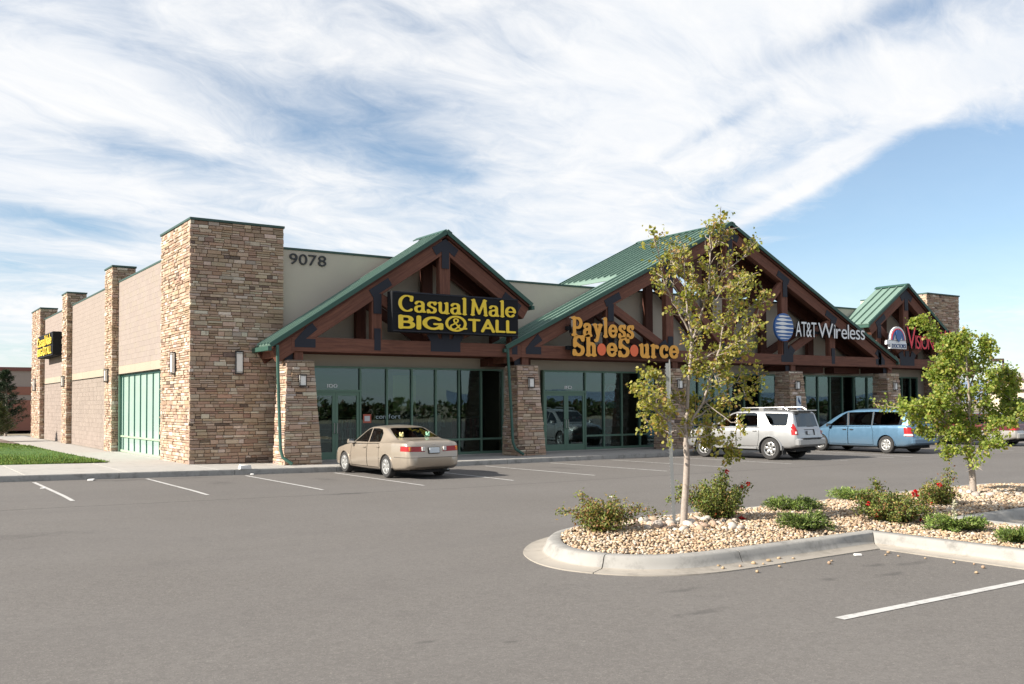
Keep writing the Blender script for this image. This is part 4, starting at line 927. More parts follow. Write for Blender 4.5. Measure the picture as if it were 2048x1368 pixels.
# ------------------------------------------------------------------ vehicles
def interp(tab, y):
    ks = [k for k, *_ in tab]; return np.interp(y, ks[::-1] if ks[0] > ks[-1] else ks, [v for _, v in (tab[::-1] if ks[0] > ks[-1] else tab)])
def chaikin(P, it=2):
    for _ in range(it):
        Q = [P[0]]
        for a, b in zip(P[:-1], P[1:]): Q += [tuple(.75*i+.25*j for i, j in zip(a, b)), tuple(.25*i+.75*j for i, j in zip(a, b))]
        Q.append(P[-1]); P = Q
    return P
class Car:
    """smooth shell lofted through cross sections, then windows, lamps, doors cut out of it as parts (nose towards +y)"""
    def __init__(s, name, label, spec, loc, rz, paint):
        s.sp = spec; s.paint = paint; s.root = thing(name, label, 'car', loc, rz, 'cars parked in front of the shops')
        ys = np.unique(np.concatenate([np.linspace(spec['y'][0], spec['y'][1], 84), [k for t in ('top', 'w') for k, _ in spec[t]]]))[::-1]
        bm = s.bm = bmesh.new(); rows = []
        for y in ys:
            sec = s.section(y); full = [(-x, z) for x, z in sec[::-1]][:-1]+sec
            rows.append([bm.verts.new((x, y, z)) for x, z in full])
        n = len(rows[0])
        for a, b in zip(rows[:-1], rows[1:]):
            for i in range(n-1):
                bm.faces.new((a[i], a[i+1], b[i+1], b[i]))
            bm.faces.new((a[n-1], a[0], b[0], b[n-1])) if False else None
        # the section starts and ends on the underside centre line: close the ends
        bm.faces.new(rows[0][::-1]); bm.faces.new(rows[-1])
        bmesh.ops.remove_doubles(bm, verts=bm.verts[:], dist=.0004); bmesh.ops.recalc_face_normals(bm, faces=bm.faces[:])
        bmesh.ops.triangulate(bm, faces=[f for f in bm.faces if len(f.verts) > 4])
    def section(s, y):
        sp = s.sp; hw = interp(sp['w'], y); zb = interp(sp['bot'], y); zs = interp(sp['belt'], y); zc = interp(sp['top'], y); wr = interp(sp['roofw'], y); zs = min(zs, zc-.012)
        wb = hw-sp.get('inset', .06); g = zc-zs; wr = min(wr, wb-.02); H = zs-zb; b = sp.get('bulge', .985)
        P = [(0, zb), (hw*.78, zb), (hw*.95, zb+.03), (hw*.985, zb+H*.22), (hw, zb+H*.5), (hw*b, zb+H*.86), (hw*.965, zs-.012), (wb, zs+min(.02, g*.2)),
             (wb+(wr-wb)*.5, zs+g*.5), (wb+(wr-wb)*.92, zs+g*.88), (wr-.05, zc-min(.035, g*.12)), (wr*.55, zc-min(.01, g*.05)), (0, zc)]
        return chaikin(P, 2)
    def cut(s, planes, filt):
        bm = s.bm; bm.normal_update(); F = [f for f in bm.faces if filt(f.calc_center_median(), f.normal)]
        for co, no in planes:
            if not F: return []
            no = Vector(no).normalized(); co = Vector(co); geom = list({v for f in F for v in f.verts})+list({e for f in F for e in f.edges})+F
            r = bmesh.ops.bisect_plane(bm, geom=geom, dist=1e-5, plane_co=co, plane_no=no)
            F = [g for g in r['geom'] if isinstance(g, bmesh.types.BMFace) and (g.calc_center_median()-co).dot(no) > 0]
        return F
    def poly_planes(s, poly, ax):
        """planes of a convex polygon swept along x (poly in y, z), y (x, z) or z (x, y)"""
        c = [sum(p[i] for p in poly)/len(poly) for i in (0, 1)]; out = []
        for a, b in zip(poly, poly[1:]+poly[:1]):
            n = (-(b[1]-a[1]), b[0]-a[0])
            if (c[0]-a[0])*n[0]+(c[1]-a[1])*n[1] < 0: n = (-n[0], -n[1])
            E = (lambda u, v: (0, u, v)) if ax == 'x' else (lambda u, v: (u, 0, v)) if ax == 'y' else (lambda u, v: (u, v, 0))
            out.append((E(*a), E(*n)))
        return out
    def take(s, F, name, mat, push=0.0, parent=None, smooth=40):
        """lift the faces out of the shell as a part"""
        if not F: return None
        vm = {}; V = []; FF = []
        for f in F:
            ids = []
            for v in f.verts:
                if v not in vm: vm[v] = len(V); n = v.normal; V.append(tuple(v.co-n*push))
                ids.append(vm[v])
            FF.append(tuple(ids))
        mb = MB(); mb.add(V, FF); bmesh.ops.delete(s.bm, geom=F, context='FACES')
        if mat is None: return None
        o = obj(name, mb, mat, parent or s.root, recalc=False)
        for p in o.data.polygons: p.use_smooth = True
        return o
    def side(s, poly, sg, name, mat, push=.006, parent=None, minnx=.35, zmin=-1):
        F = s.cut(s.poly_planes(poly, 'x'), lambda c, n: c.x*sg > .2 and n.x*sg > minnx and c.z > zmin); return s.take(F, name, mat, push, parent)
    def end(s, poly, sg, name, mat, ylim, push=.006, parent=None, minny=.15, extra=()):
        F = s.cut(s.poly_planes(poly, 'y')+list(extra), lambda c, n: c.y*sg > ylim*sg and n.y*sg > minny); return s.take(F, name, mat, push, parent)
    def arches(s, wy, r, zc):
        for y0 in wy:
            for sg in (-1, 1):
                poly = [(y0+r*math.cos(a*math.pi/10), zc+r*math.sin(a*math.pi/10)) for a in range(20)]
                F = s.cut(s.poly_planes(poly, 'x'), lambda c, n: c.x*sg > s.sp['arch_in'] and abs(n.y) < .95); s.take(F, '', None)
            hw = interp(s.sp['w'], y0)
        for y0 in wy:
            for sg in (-1, 1):
                hw = interp(s.sp['w'], y0)-.012; mb = MB(); k = 20
                pts = [(y0+r*math.cos(math.pi*(-.12+1.24*i/k)), zc+r*math.sin(math.pi*(-.12+1.24*i/k))) for i in range(k+1)]
                vs = [(sg*hw, y, z) for y, z in pts]+[(sg*s.sp['arch_in'], y, z) for y, z in pts]
                mb.add(vs, [(i, i+1, i+k+2, i+k+1) for i in range(k)]+[tuple(range(k+1, 2*k+2))]); obj('wheel_arch_liner', mb, 'under', s.root, smooth=40)
                lip = MB(); ro = r+s.sp.get('flare', .03); po = [(y0+ro*math.cos(math.pi*(-.02+1.04*i/k)), zc+ro*math.sin(math.pi*(-.02+1.04*i/k))) for i in range(k+1)]; pi_ = [(y0+(r-.004)*math.cos(math.pi*(-.02+1.04*i/k)), zc+(r-.004)*math.sin(math.pi*(-.02+1.04*i/k))) for i in range(k+1)]
                d = s.sp.get('lip', .012); wx = [min(interp(s.sp['w'], p[0]), interp(s.sp['w'], y0)) for p in po]
                vs = [(sg*(wx[i]*.985-.03), *po[i]) for i in range(k+1)]+[(sg*(wx[i]+d), *[a*.4+b*.6 for a, b in zip(po[i], pi_[i])]) for i in range(k+1)]+[(sg*(wx[i]+d), *pi_[i]) for i in range(k+1)]+[(sg*(wx[i]-.1), *pi_[i]) for i in range(k+1)]
                K = k+1; lip.add(vs, [(i+j*K, i+1+j*K, i+1+(j+1)*K, i+(j+1)*K) for j in range(3) for i in range(k)]); obj('wheel_arch_lip', lip, s.paint, s.root, smooth=50)
    def wheels(s, wy, r, tw, rim_r, spokes, rim_mat, track, style='spoke'):
        for y0 in wy:
            for sg in (-1, 1):
                w = part('wheel', s.root, (sg*track, y0, r)); h = tw/2
                prof = [(rim_r, -h*.8), (rim_r+.02, -h), (r*.9, -h*1.02), (r-.015, -h*.86), (r, -h*.55), (r, h*.55), (r-.015, h*.86), (r*.9, h*1.02), (rim_r+.02, h), (rim_r, h*.8)]
                obj('tyre', MB().lathe(prof, 36, 'x'), 'tyre', w, smooth=35)
                o = sg*h; rm = MB(); rm.lathe([(rim_r+.002, -h*.8), (rim_r+.002, sg*h*.8), (rim_r+.018, o*1.0), (rim_r-.004, o*1.03), (rim_r-.025, o*.9), (rim_r-.03, o*.3), (0, o*.25)], 36, 'x')
                rim = obj('rim_barrel', rm, 'under' if style == 'spoke' else rim_mat, w, smooth=35)
                obj('rim_lip', MB().lathe([(rim_r+.016, o*.98), (rim_r-.004, o*1.045), (rim_r-.03, o*.9)], 36, 'x'), rim_mat, w, smooth=50)
                obj('hub', MB().lathe([(.0, o*.93), (.05, o*.93), (.075, o*.86), (.078, o*.4)], 20, 'x'), rim_mat, w, smooth=50)
                for k in range(spokes):
                    a = 2*math.pi*k/spokes+.2; mb = MB(); wi, wo = (.055, .10) if spokes == 7 else (.055, .085); wi *= 5/spokes; wo *= 5/spokes; ca, sa = math.cos(a), math.sin(a)
                    def P(rr, tt, xx): return (xx, rr*ca-tt*sa, rr*sa+tt*ca)
                    ro = rim_r-.012; vs = [P(.05, -wi, o*.55), P(.05, wi, o*.55), P(ro, wo, o*.6), P(ro, -wo, o*.6), P(.05, -wi*.8, o*.92), P(.05, wi*.8, o*.92), P(ro, wo*.85, o*.93), P(ro, -wo*.85, o*.93)]
                    obj('spoke', mb.hexa(vs), rim_mat, w, bevel=.006, smooth=40)
    def finish(s, name='body'):
        me = bpy.data.meshes.new(name); s.bm.to_mesh(me); s.bm.free(); me.materials.append(MATS[s.paint]); o = link(bpy.data.objects.new(name, me), s.root)
        for p in me.polygons: p.use_smooth = True
        return o
    def box(s, name, mat, *b, bevel=.01): return obj(name, MB().box(*b), mat, s.root, bevel=bevel)
    def mirrors(s, y, z, w, mat):
        for sg in (-1, 1):
            x = sg*w; m = obj('mirror', MB().hexa([(x, y-.05, z), (x+sg*.20, y-.07, z+.01), (x+sg*.19, y+.06, z+.01), (x, y+.07, z), (x+sg*.01, y-.05, z+.11), (x+sg*.20, y-.07, z+.14), (x+sg*.18, y+.03, z+.13), (x+sg*.01, y+.05, z+.10)]), mat, s.root, bevel=.02)
            obj('mirror_glass', MB().box(*sorted((x+sg*.03, x+sg*.185)), y-.078, y-.072, z+.02, z+.125), 'chrome', m)
    def seats(s, rows, zf, zt, w):
        obj('floor_pan', MB().box(-w, w, s.sp['cab'][0], s.sp['cab'][1], zf-.04, zf), 'under', s.root)
        for y in rows:
            for x in (-.38, .38):
                st = obj('seat', MB().hexa([(x-.24, y-.12, zf+.15), (x+.24, y-.12, zf+.15), (x+.24, y+.45, zf+.15), (x-.24, y+.45, zf+.15), (x-.24, y-.12, zf+.32), (x+.24, y-.12, zf+.32), (x+.24, y+.45, zf+.36), (x-.24, y+.45, zf+.36)]), 'seat_grey', s.root, bevel=.03)
                obj('seat_back', MB().hexa([(x-.23, y-.12, zf+.3), (x+.23, y-.12, zf+.3), (x+.23, y+.04, zf+.3), (x-.23, y+.04, zf+.3), (x-.19, y-.28, zt-.18), (x+.19, y-.28, zt-.18), (x+.19, y-.18, zt-.18), (x-.19, y-.18, zt-.18)]), 'seat_grey', st, bevel=.03)
                obj('head_rest', MB().box(x-.12, x+.12, y-.30, y-.20, zt-.16, zt+.02), 'seat_grey', st, bevel=.03)
def door_poly(y0, y1, z0, z1, cut=None):
    return [(y0, z0), (y0, z1), (y1, z1), (y1, z0)] if cut is None else cut
def gap_door(car, poly, sg, g=.0075, zmax=9):
    """a thin open gap round the door, then the door skin itself as a part"""
    cx = sum(p[0] for p in poly)/len(poly); cz = sum(p[1] for p in poly)/len(poly)
    grow = []
    pl = car.poly_planes(poly, 'x'); out = [(Vector(co)-Vector(no).normalized()*g, no) for co, no in pl]; inn = [(Vector(co)+Vector(no).normalized()*g, no) for co, no in pl]
    flt = lambda c, n: c.x*sg > .3 and n.x*sg > .3
    F = car.cut(inn, flt); d = car.take(F, 'door', car.paint, 0)
    F2 = car.cut(out, flt); car.take(F2, '', None)
    return d
def handle(car, d, y, z, sg, mat, w):
    if d is None: return
    obj('door_handle', MB().box(*sorted((sg*w, sg*(w+.028))), y-.08, y+.08, z-.018, z+.018), mat, d, bevel=.008)

def sedan(loc, rz):
    sp = dict(y=(-2.44, 2.36), arch_in=.55, cab=(-1.3, 1.2), inset=.075, bulge=.985,
        top=[(2.36, .46), (2.33, .60), (2.24, .70), (2.0, .775), (1.55, .86), (1.15, .925), (1.05, .955), (.85, 1.08), (.45, 1.285), (.25, 1.365), (.05, 1.402), (-.3, 1.42), (-.65, 1.405), (-.86, 1.365), (-1.1, 1.27), (-1.55, 1.085), (-1.66, 1.055), (-1.9, 1.05), (-2.2, 1.035), (-2.30, 1.0), (-2.36, .90), (-2.40, .66), (-2.44, .60)],
        belt=[(2.36, .44), (2.3, .60), (2.0, .72), (1.4, .825), (1.0, .875), (0, .915), (-1.0, .945), (-1.6, .965), (-2.25, .965), (-2.36, .87), (-2.40, .64), (-2.44, .56)],
        bot=[(2.36, .30), (2.2, .21), (1.5, .19), (0, .185), (-1.6, .2), (-2.2, .25), (-2.44, .34)],
        w=[(2.36, .50), (2.32, .64), (2.2, .76), (1.95, .84), (1.4, .885), (.5, .893), (-.8, .893), (-1.6, .88), (-2.1, .845), (-2.3, .80), (-2.40, .72), (-2.44, .62)],
        roofw=[(2.36, .4), (1.2, .66), (.9, .64), (.3, .60), (-.8, .60), (-1.5, .66), (-1.7, .70), (-2.44, .5)])
    c = Car('tan_sedan', 'tan four-door sedan parked nose-in before the nearest shop', sp, loc, rz, 'paint_tan')
    c.arches((1.38, -1.29), .345, .31)
    for sg in (-1, 1):
        c.side([(.86, .94), (.40, 1.20), (.16, 1.305), (-.02, 1.325), (-.10, .945)], sg, 'side_window', 'car_glass', .01, zmin=.9); c.side([(-.15, .945), (-.07, 1.325), (-.42, 1.33), (-.66, 1.30), (-.79, 1.20), (-.84, 1.06), (-.84, .965)], sg, 'side_window', 'car_glass', .01, zmin=.9)
        a = gap_door(c, [(.93, .27), (.93, .60), (.89, .865), (-.12, .90), (-.12, .27)], sg); handle(c, a, .03, .80, sg, 'paint_tan', .884)
        b = gap_door(c, [(-.135, .27), (-.135, .90), (-.97, .925), (-1.0, .80), (-.93, .60), (-.86, .40), (-.86, .27)], sg); handle(c, b, -.83, .83, sg, 'paint_tan', .884)
        c.side([(1.05, .50), (1.05, .513), (-.93, .525), (-.93, .512)], sg, 'side_moulding', 'black_plastic', -.002)
        # tail lamp wraps round the corner
        F = c.cut(c.poly_planes([(sg*.27, .73), (sg*.29, .87), (sg*1.0, .885), (sg*1.0, .75)], 'y')+[((0, -2.06, 0), (0, -1, 0))], lambda q, n: q.x*sg > .1 and q.y < -2.0 and n.z < .8)
        lamp = c.take(F, 'tail_lamp', 'tail_red', .004)
        obj('reversing_lamp', MB().box(*sorted((sg*.285, sg*.37)), -2.42, -2.372, .755, .865), 'tail_clear', lamp, bevel=.005)
        obj('turn_lamp', MB().box(*sorted((sg*.68, sg*.735)), -2.378, -2.345, .76, .865), 'tail_amber', lamp, bevel=.004)
        F = c.cut(c.poly_planes([(sg*.40, .56), (sg*.42, .68), (sg*.9, .71), (sg*.9, .60)], 'y'), lambda q, n: q.x*sg > .2 and q.y > 1.95 and n.z < .8); c.take(F, 'headlamp', 'tail_clear', .003)
    c.end([(-.60, .99), (.60, .99), (.50, 1.34), (-.50, 1.34)], 1, 'windscreen', 'car_glass', .2, .006, minny=.2)
    c.end([(-.66, 1.085), (.66, 1.085), (.51, 1.345), (-.51, 1.345)], -1, 'rear_window', 'car_glass', -.8, .006, minny=.2)
    F = c.cut([((0, 0, .588), (0, 0, -1)), ((0, 0, .577), (0, 0, 1)), ((0, -1.75, 0), (0, -1, 0))], lambda q, n: q.y < -1.6 and n.z < .7); c.take(F, 'bumper_groove', 'under', .004)
    c.finish()
    c.box('licence_plate', 'plate_white', -.15, .15, -2.435, -2.405, .70, .84, bevel=.004); c.box('plate_frame', 'black_plastic', -.17, .17, -2.415, -2.36, .685, .855, bevel=.004)
    c.box('boot_badge', 'chrome', -.04, .04, -2.36, -2.33, .91, .94, bevel=.004); c.box('exhaust', 'galvanised', .42, .48, -2.38, -1.9, .22, .27)
    c.box('underbody', 'under', -.6, .6, -2.2, 2.1, .17, .24)
    c.wheels((1.38, -1.29), .315, .2, .205, 7, 'hub_cap', .775, 'spoke'); c.mirrors(.78, .88, .86, 'paint_tan'); c.seats((.25, -.75), .32, 1.12, .7)
    sh = c.box('parcel_shelf', 'seat_grey', -.55, .55, -1.5, -1.15, 1.0, 1.03)
    for x, m, n in ((-.42, 'plush_yellow', 'a yellow'), (.40, 'plush_green', 'a green')):
        r = Vector(loc)+Matrix.Rotation(rz, 3, 'Z') @ Vector((x, -1.34, 1.04)); t = thing('plush_toy', f'small {n[2:]} plush toy behind the rear window of the tan sedan', 'toy', r, rz)
        obj('toy_body', MB().lathe([(0, 0), (.09, .01), (.1, .05), (.07, .09), (0, .1)], 12, 'z'), m, t, smooth=60); obj('toy_head', MB().lathe([(0, .07), (.055, .09), (.06, .13), (.03, .16), (0, .165)], 12, 'z'), m, t, smooth=60)
        for sx in (-1, 1): obj('toy_ear', MB().lathe([(0, .14), (.03, .15), (.02, .19), (0, .2)], 8, 'z', (sx*.04, 0, 0)), m, t, smooth=60)
sedan((4.42, -4.86, -.15), R(.5))

def suv(loc, rz):
    sp = dict(y=(-2.42, 2.36), arch_in=.58, cab=(-2.1, 1.2), inset=.07, bulge=.99, flare=.07, lip=.03,
        top=[(2.36, .62), (2.33, .82), (2.25, 1.0), (1.9, 1.09), (1.4, 1.135), (1.22, 1.15), (1.0, 1.28), (.6, 1.53), (.36, 1.66), (.15, 1.715), (-.3, 1.745), (-1.2, 1.745), (-1.9, 1.725), (-2.10, 1.70), (-2.16, 1.62), (-2.30, 1.12), (-2.34, 1.05), (-2.38, .82), (-2.40, .74), (-2.42, .70)],
        belt=[(2.36, .58), (2.3, .85), (1.9, 1.0), (1.2, 1.07), (0, 1.10), (-1.4, 1.13), (-2.2, 1.13), (-2.34, 1.02), (-2.42, .66)],
        bot=[(2.36, .42), (2.1, .36), (1.4, .36), (-1.5, .36), (-2.1, .40), (-2.42, .48)],
        w=[(2.36, .62), (2.3, .76), (2.1, .87), (1.4, .925), (0, .925), (-1.5, .925), (-2.1, .90), (-2.3, .86), (-2.42, .80)],
        roofw=[(2.36, .5), (1.2, .70), (.5, .67), (-1.0, .67), (-2.0, .66), (-2.3, .74), (-2.42, .6)])
    c = Car('silver_suv', 'silver sport utility car with roof rails parked behind the slim tree', sp, loc, rz, 'paint_silver')
    c.arches((1.43, -1.36), .44, .38)
    for sg in (-1, 1):
        c.side([(.98, 1.13), (.55, 1.43), (.30, 1.58), (.13, 1.62), (.06, 1.135)], sg, 'side_window', 'tinted_glass', .01, zmin=1.05); c.side([(.0, 1.135), (.07, 1.62), (-.62, 1.635), (-.75, 1.60), (-.84, 1.14)], sg, 'side_window', 'tinted_glass', .01, zmin=1.05)
        c.side([(-1.02, 1.62), (-1.95, 1.61), (-1.98, 1.57), (-1.98, 1.22), (-1.94, 1.19), (-1.42, 1.185), (-1.33, 1.23)], sg, 'quarter_window', 'tinted_glass', .008, zmin=1.05)
        a = gap_door(c, [(.97, .47), (.97, .9), (.93, 1.06), (.03, 1.085), (.03, .47)], sg); handle(c, a, .18, .98, sg, 'paint_silver', .918)
        b = gap_door(c, [(.015, .47), (.015, 1.085), (-.92, 1.10), (-.92, .80), (-.86, .47)], sg); handle(c, b, -.75, 1.0, sg, 'paint_silver', .918)
        F = c.cut(c.poly_planes([(sg*.72, .88), (sg*.77, 1.26), (sg*1.0, 1.26), (sg*1.0, .88)], 'y')+[((0, -2.17, 1.0), (0, -1, .22))], lambda q, n: q.x*sg > .4 and q.y < -1.9 and n.z < .8); lamp = c.take(F, 'tail_lamp', 'tail_red', .003)
        if lamp: obj('reversing_lamp', MB().box(*sorted((sg*.80, sg*.86)), -2.37, -2.33, .92, 1.0), 'tail_clear', lamp)
        F = c.cut(c.poly_planes([(sg*.45, .82), (sg*.47, .98), (sg*.9, 1.02), (sg*.9, .86)], 'y'), lambda q, n: q.x*sg > .3 and q.y > 2.0 and n.z < .85); c.take(F, 'headlamp', 'tail_clear', .003)
        c.box('running_board', 'paint_silver', *sorted((sg*.80, sg*.97)), -.85, .92, .36, .42, bevel=.02)
        obj('bumper_reflector', MB().box(*sorted((sg*.62, sg*.74)), -2.47, -2.42, .62, .69), 'tail_red', c.root, bevel=.006)
        rl = obj('roof_rail', MB().tube([(sg*.60, .05, 1.72), (sg*.60, -.05, 1.80), (sg*.60, -1.75, 1.82), (sg*.60, -1.9, 1.73)], .026, 8), 'alloy', c.root, smooth=40); obj('rail_foot', MB().box(*sorted((sg*.565, sg*.635)), -.95, -.75, 1.70, 1.80), 'alloy', rl, bevel=.01)
    c.end([(-.70, 1.17), (.70, 1.17), (.57, 1.635), (-.57, 1.635)], 1, 'windscreen', 'tinted_glass', .2, .006, minny=.2)
    c.end([(-.66, 1.155), (.66, 1.155), (.60, 1.61), (-.60, 1.61)], -1, 'rear_window', 'tinted_glass', -2.0, .006, minny=.2)
    F = c.cut(c.poly_planes([(-.34, .86), (.34, .86), (.34, 1.06), (-.34, 1.06)], 'y'), lambda q, n: q.y < -2.2); c.take(F, 'plate_recess', 'paint_silver', .03)
    c.finish()
    c.box('rear_spoiler', 'paint_silver', -.60, .60, -2.30, -1.98, 1.69, 1.73, bevel=.012); c.box('rear_bumper', 'paint_silver', -.86, .86, -2.50, -2.28, .50, .76, bevel=.05); c.box('bumper_step', 'black_plastic', -.60, .60, -2.515, -2.30, .752, .775)
    c.box('licence_plate', 'plate_white', -.15, .15, -2.385, -2.365, .885, 1.03, bevel=.004); c.box('underbody', 'under', -.65, .65, -2.2, 2.1, .30, .42)
    c.box('rear_wiper', 'black_plastic', -.05, .40, -2.30, -2.28, 1.15, 1.17, bevel=.003); c.box('mud_flap', 'black_plastic', -.92, -.66, -1.86, -1.84, .20, .5, bevel=.003); c.box('mud_flap', 'black_plastic', .66, .92, -1.86, -1.84, .20, .5, bevel=.003)
    c.wheels((1.43, -1.36), .385, .26, .235, 6, 'alloy', .79); c.mirrors(.88, 1.12, .90, 'paint_silver'); c.seats((.2, -.8), .5, 1.42, .75)
suv((18.6, -5.52, -.15), R(8.5))

def minivan(loc, rz):
    sp = dict(y=(-2.56, 2.52), arch_in=.62, cab=(-2.3, 1.6), inset=.075, bulge=.985,
        top=[(2.52, .48), (2.48, .64), (2.38, .76), (2.1, .88), (1.85, .97), (1.72, 1.03), (1.45, 1.19), (1.05, 1.43), (.78, 1.575), (.5, 1.665), (.1, 1.72), (-.6, 1.74), (-1.6, 1.735), (-2.15, 1.71), (-2.27, 1.64), (-2.42, 1.15), (-2.47, 1.02), (-2.50, .80), (-2.54, .66), (-2.56, .60)],
        belt=[(2.52, .46), (2.45, .66), (2.0, .84), (1.6, .93), (1.0, 1.00), (0, 1.04), (-1.5, 1.07), (-2.3, 1.07), (-2.47, .95), (-2.56, .56)],
        bot=[(2.52, .32), (2.3, .25), (1.5, .23), (-1.6, .23), (-2.2, .27), (-2.56, .36)],
        w=[(2.52, .55), (2.45, .72), (2.25, .84), (1.7, .93), (.8, .955), (-1.2, .955), (-2.0, .93), (-2.35, .89), (-2.56, .78)],
        roofw=[(2.52, .45), (1.8, .66), (.8, .68), (-1.5, .69), (-2.2, .70), (-2.45, .78), (-2.56, .6)])
    c = Car('blue_minivan', 'light blue minivan with dark side windows parked right of the silver car', sp, loc, rz, 'paint_blue')
    c.arches((1.60, -1.47), .385, .34)
    for sg in (-1, 1):
        for pl in ([(.325, 1.05), (.435, 1.585), (.355, 1.59), (.245, 1.06)], [(-.79, 1.075), (-.77, 1.62), (-.825, 1.62), (-.84, 1.075)]): c.side(pl, sg, 'pillar_trim', 'black_plastic', .003, zmin=.98)
        c.side([(1.28, 1.03), (.95, 1.27), (.62, 1.49), (.44, 1.575), (.335, 1.05)], sg, 'side_window', 'car_glass', .01, zmin=.98); c.side([(.24, 1.065), (.35, 1.585), (-.765, 1.615), (-.785, 1.08)], sg, 'side_window', 'tinted_glass', .006, zmin=1.0)
        c.side([(-.845, 1.08), (-.83, 1.615), (-1.9, 1.605), (-2.02, 1.55), (-2.14, 1.20), (-2.10, 1.10)], sg, 'quarter_window', 'tinted_glass', .006, zmin=1.0)
        a = gap_door(c, [(1.18, .33), (1.18, .8), (1.12, .975), (.27, 1.015), (.27, .33)], sg); handle(c, a, .42, .90, sg, 'black_plastic', .946)
        b = gap_door(c, [(.255, .33), (.255, 1.015), (-.82, 1.045), (-.90, .85), (-.90, .33)], sg); handle(c, b, .08, .90, sg, 'black_plastic', .946)
        c.side([(1.15, .60), (1.15, .625), (-.88, .64), (-.88, .615)], sg, 'side_moulding', 'black_plastic', -.006)
        F = c.cut(c.poly_planes([(sg*.72, .67), (sg*.76, 1.02), (sg*1.0, 1.02), (sg*1.0, .67)], 'y')+[((0, -2.22, .9), (0, -1, .12))], lambda q, n: q.x*sg > .5 and q.y < -2.0 and n.z < .8); lamp = c.take(F, 'tail_lamp', 'tail_red', .003)
        if lamp: obj('lower_lens', MB().hexa([(sg*.955-.0, -2.25, .69), (sg*.79, -2.545, .69), (sg*.78, -2.50, .69), (sg*.90, -2.25, .69), (sg*.95, -2.26, .77), (sg*.80, -2.53, .77), (sg*.78, -2.49, .77), (sg*.90, -2.25, .77)]), 'tail_clear', lamp, bevel=.004)
        F = c.cut(c.poly_planes([(sg*.45, .60), (sg*.47, .72), (sg*.95, .80), (sg*.95, .66)], 'y'), lambda q, n: q.x*sg > .3 and q.y > 2.1 and n.z < .85); c.take(F, 'headlamp', 'tail_clear', .003)
    c.end([(-.66, 1.07), (.66, 1.07), (.56, 1.56), (-.56, 1.56)], 1, 'windscreen', 'car_glass', .6, .006, minny=.2)
    c.end([(-.68, 1.13), (.68, 1.13), (.62, 1.60), (-.62, 1.60)], -1, 'rear_window', 'tinted_glass', -2.1, .006, minny=.2)
    c.finish(); c.box('rear_bumper', 'paint_blue', -.80, .80, -2.60, -2.40, .36, .62, bevel=.06)
    c.box('licence_plate', 'plate_white', -.15, .15, -2.535, -2.51, .79, .93, bevel=.004); c.box('plate_trim', 'black_plastic', -.42, .42, -2.52, -2.45, .945, .985, bevel=.004); c.box('underbody', 'under', -.65, .65, -2.3, 2.2, .2, .3)
    c.wheels((1.60, -1.47), .34, .22, .21, 7, 'hub_cap', .835, 'spoke'); c.mirrors(1.15, 1.0, .92, 'black_plastic'); c.seats((.55, -.4, -1.35), .42, 1.35, .78)
minivan((25.52, -5.45, -.15), R(0))

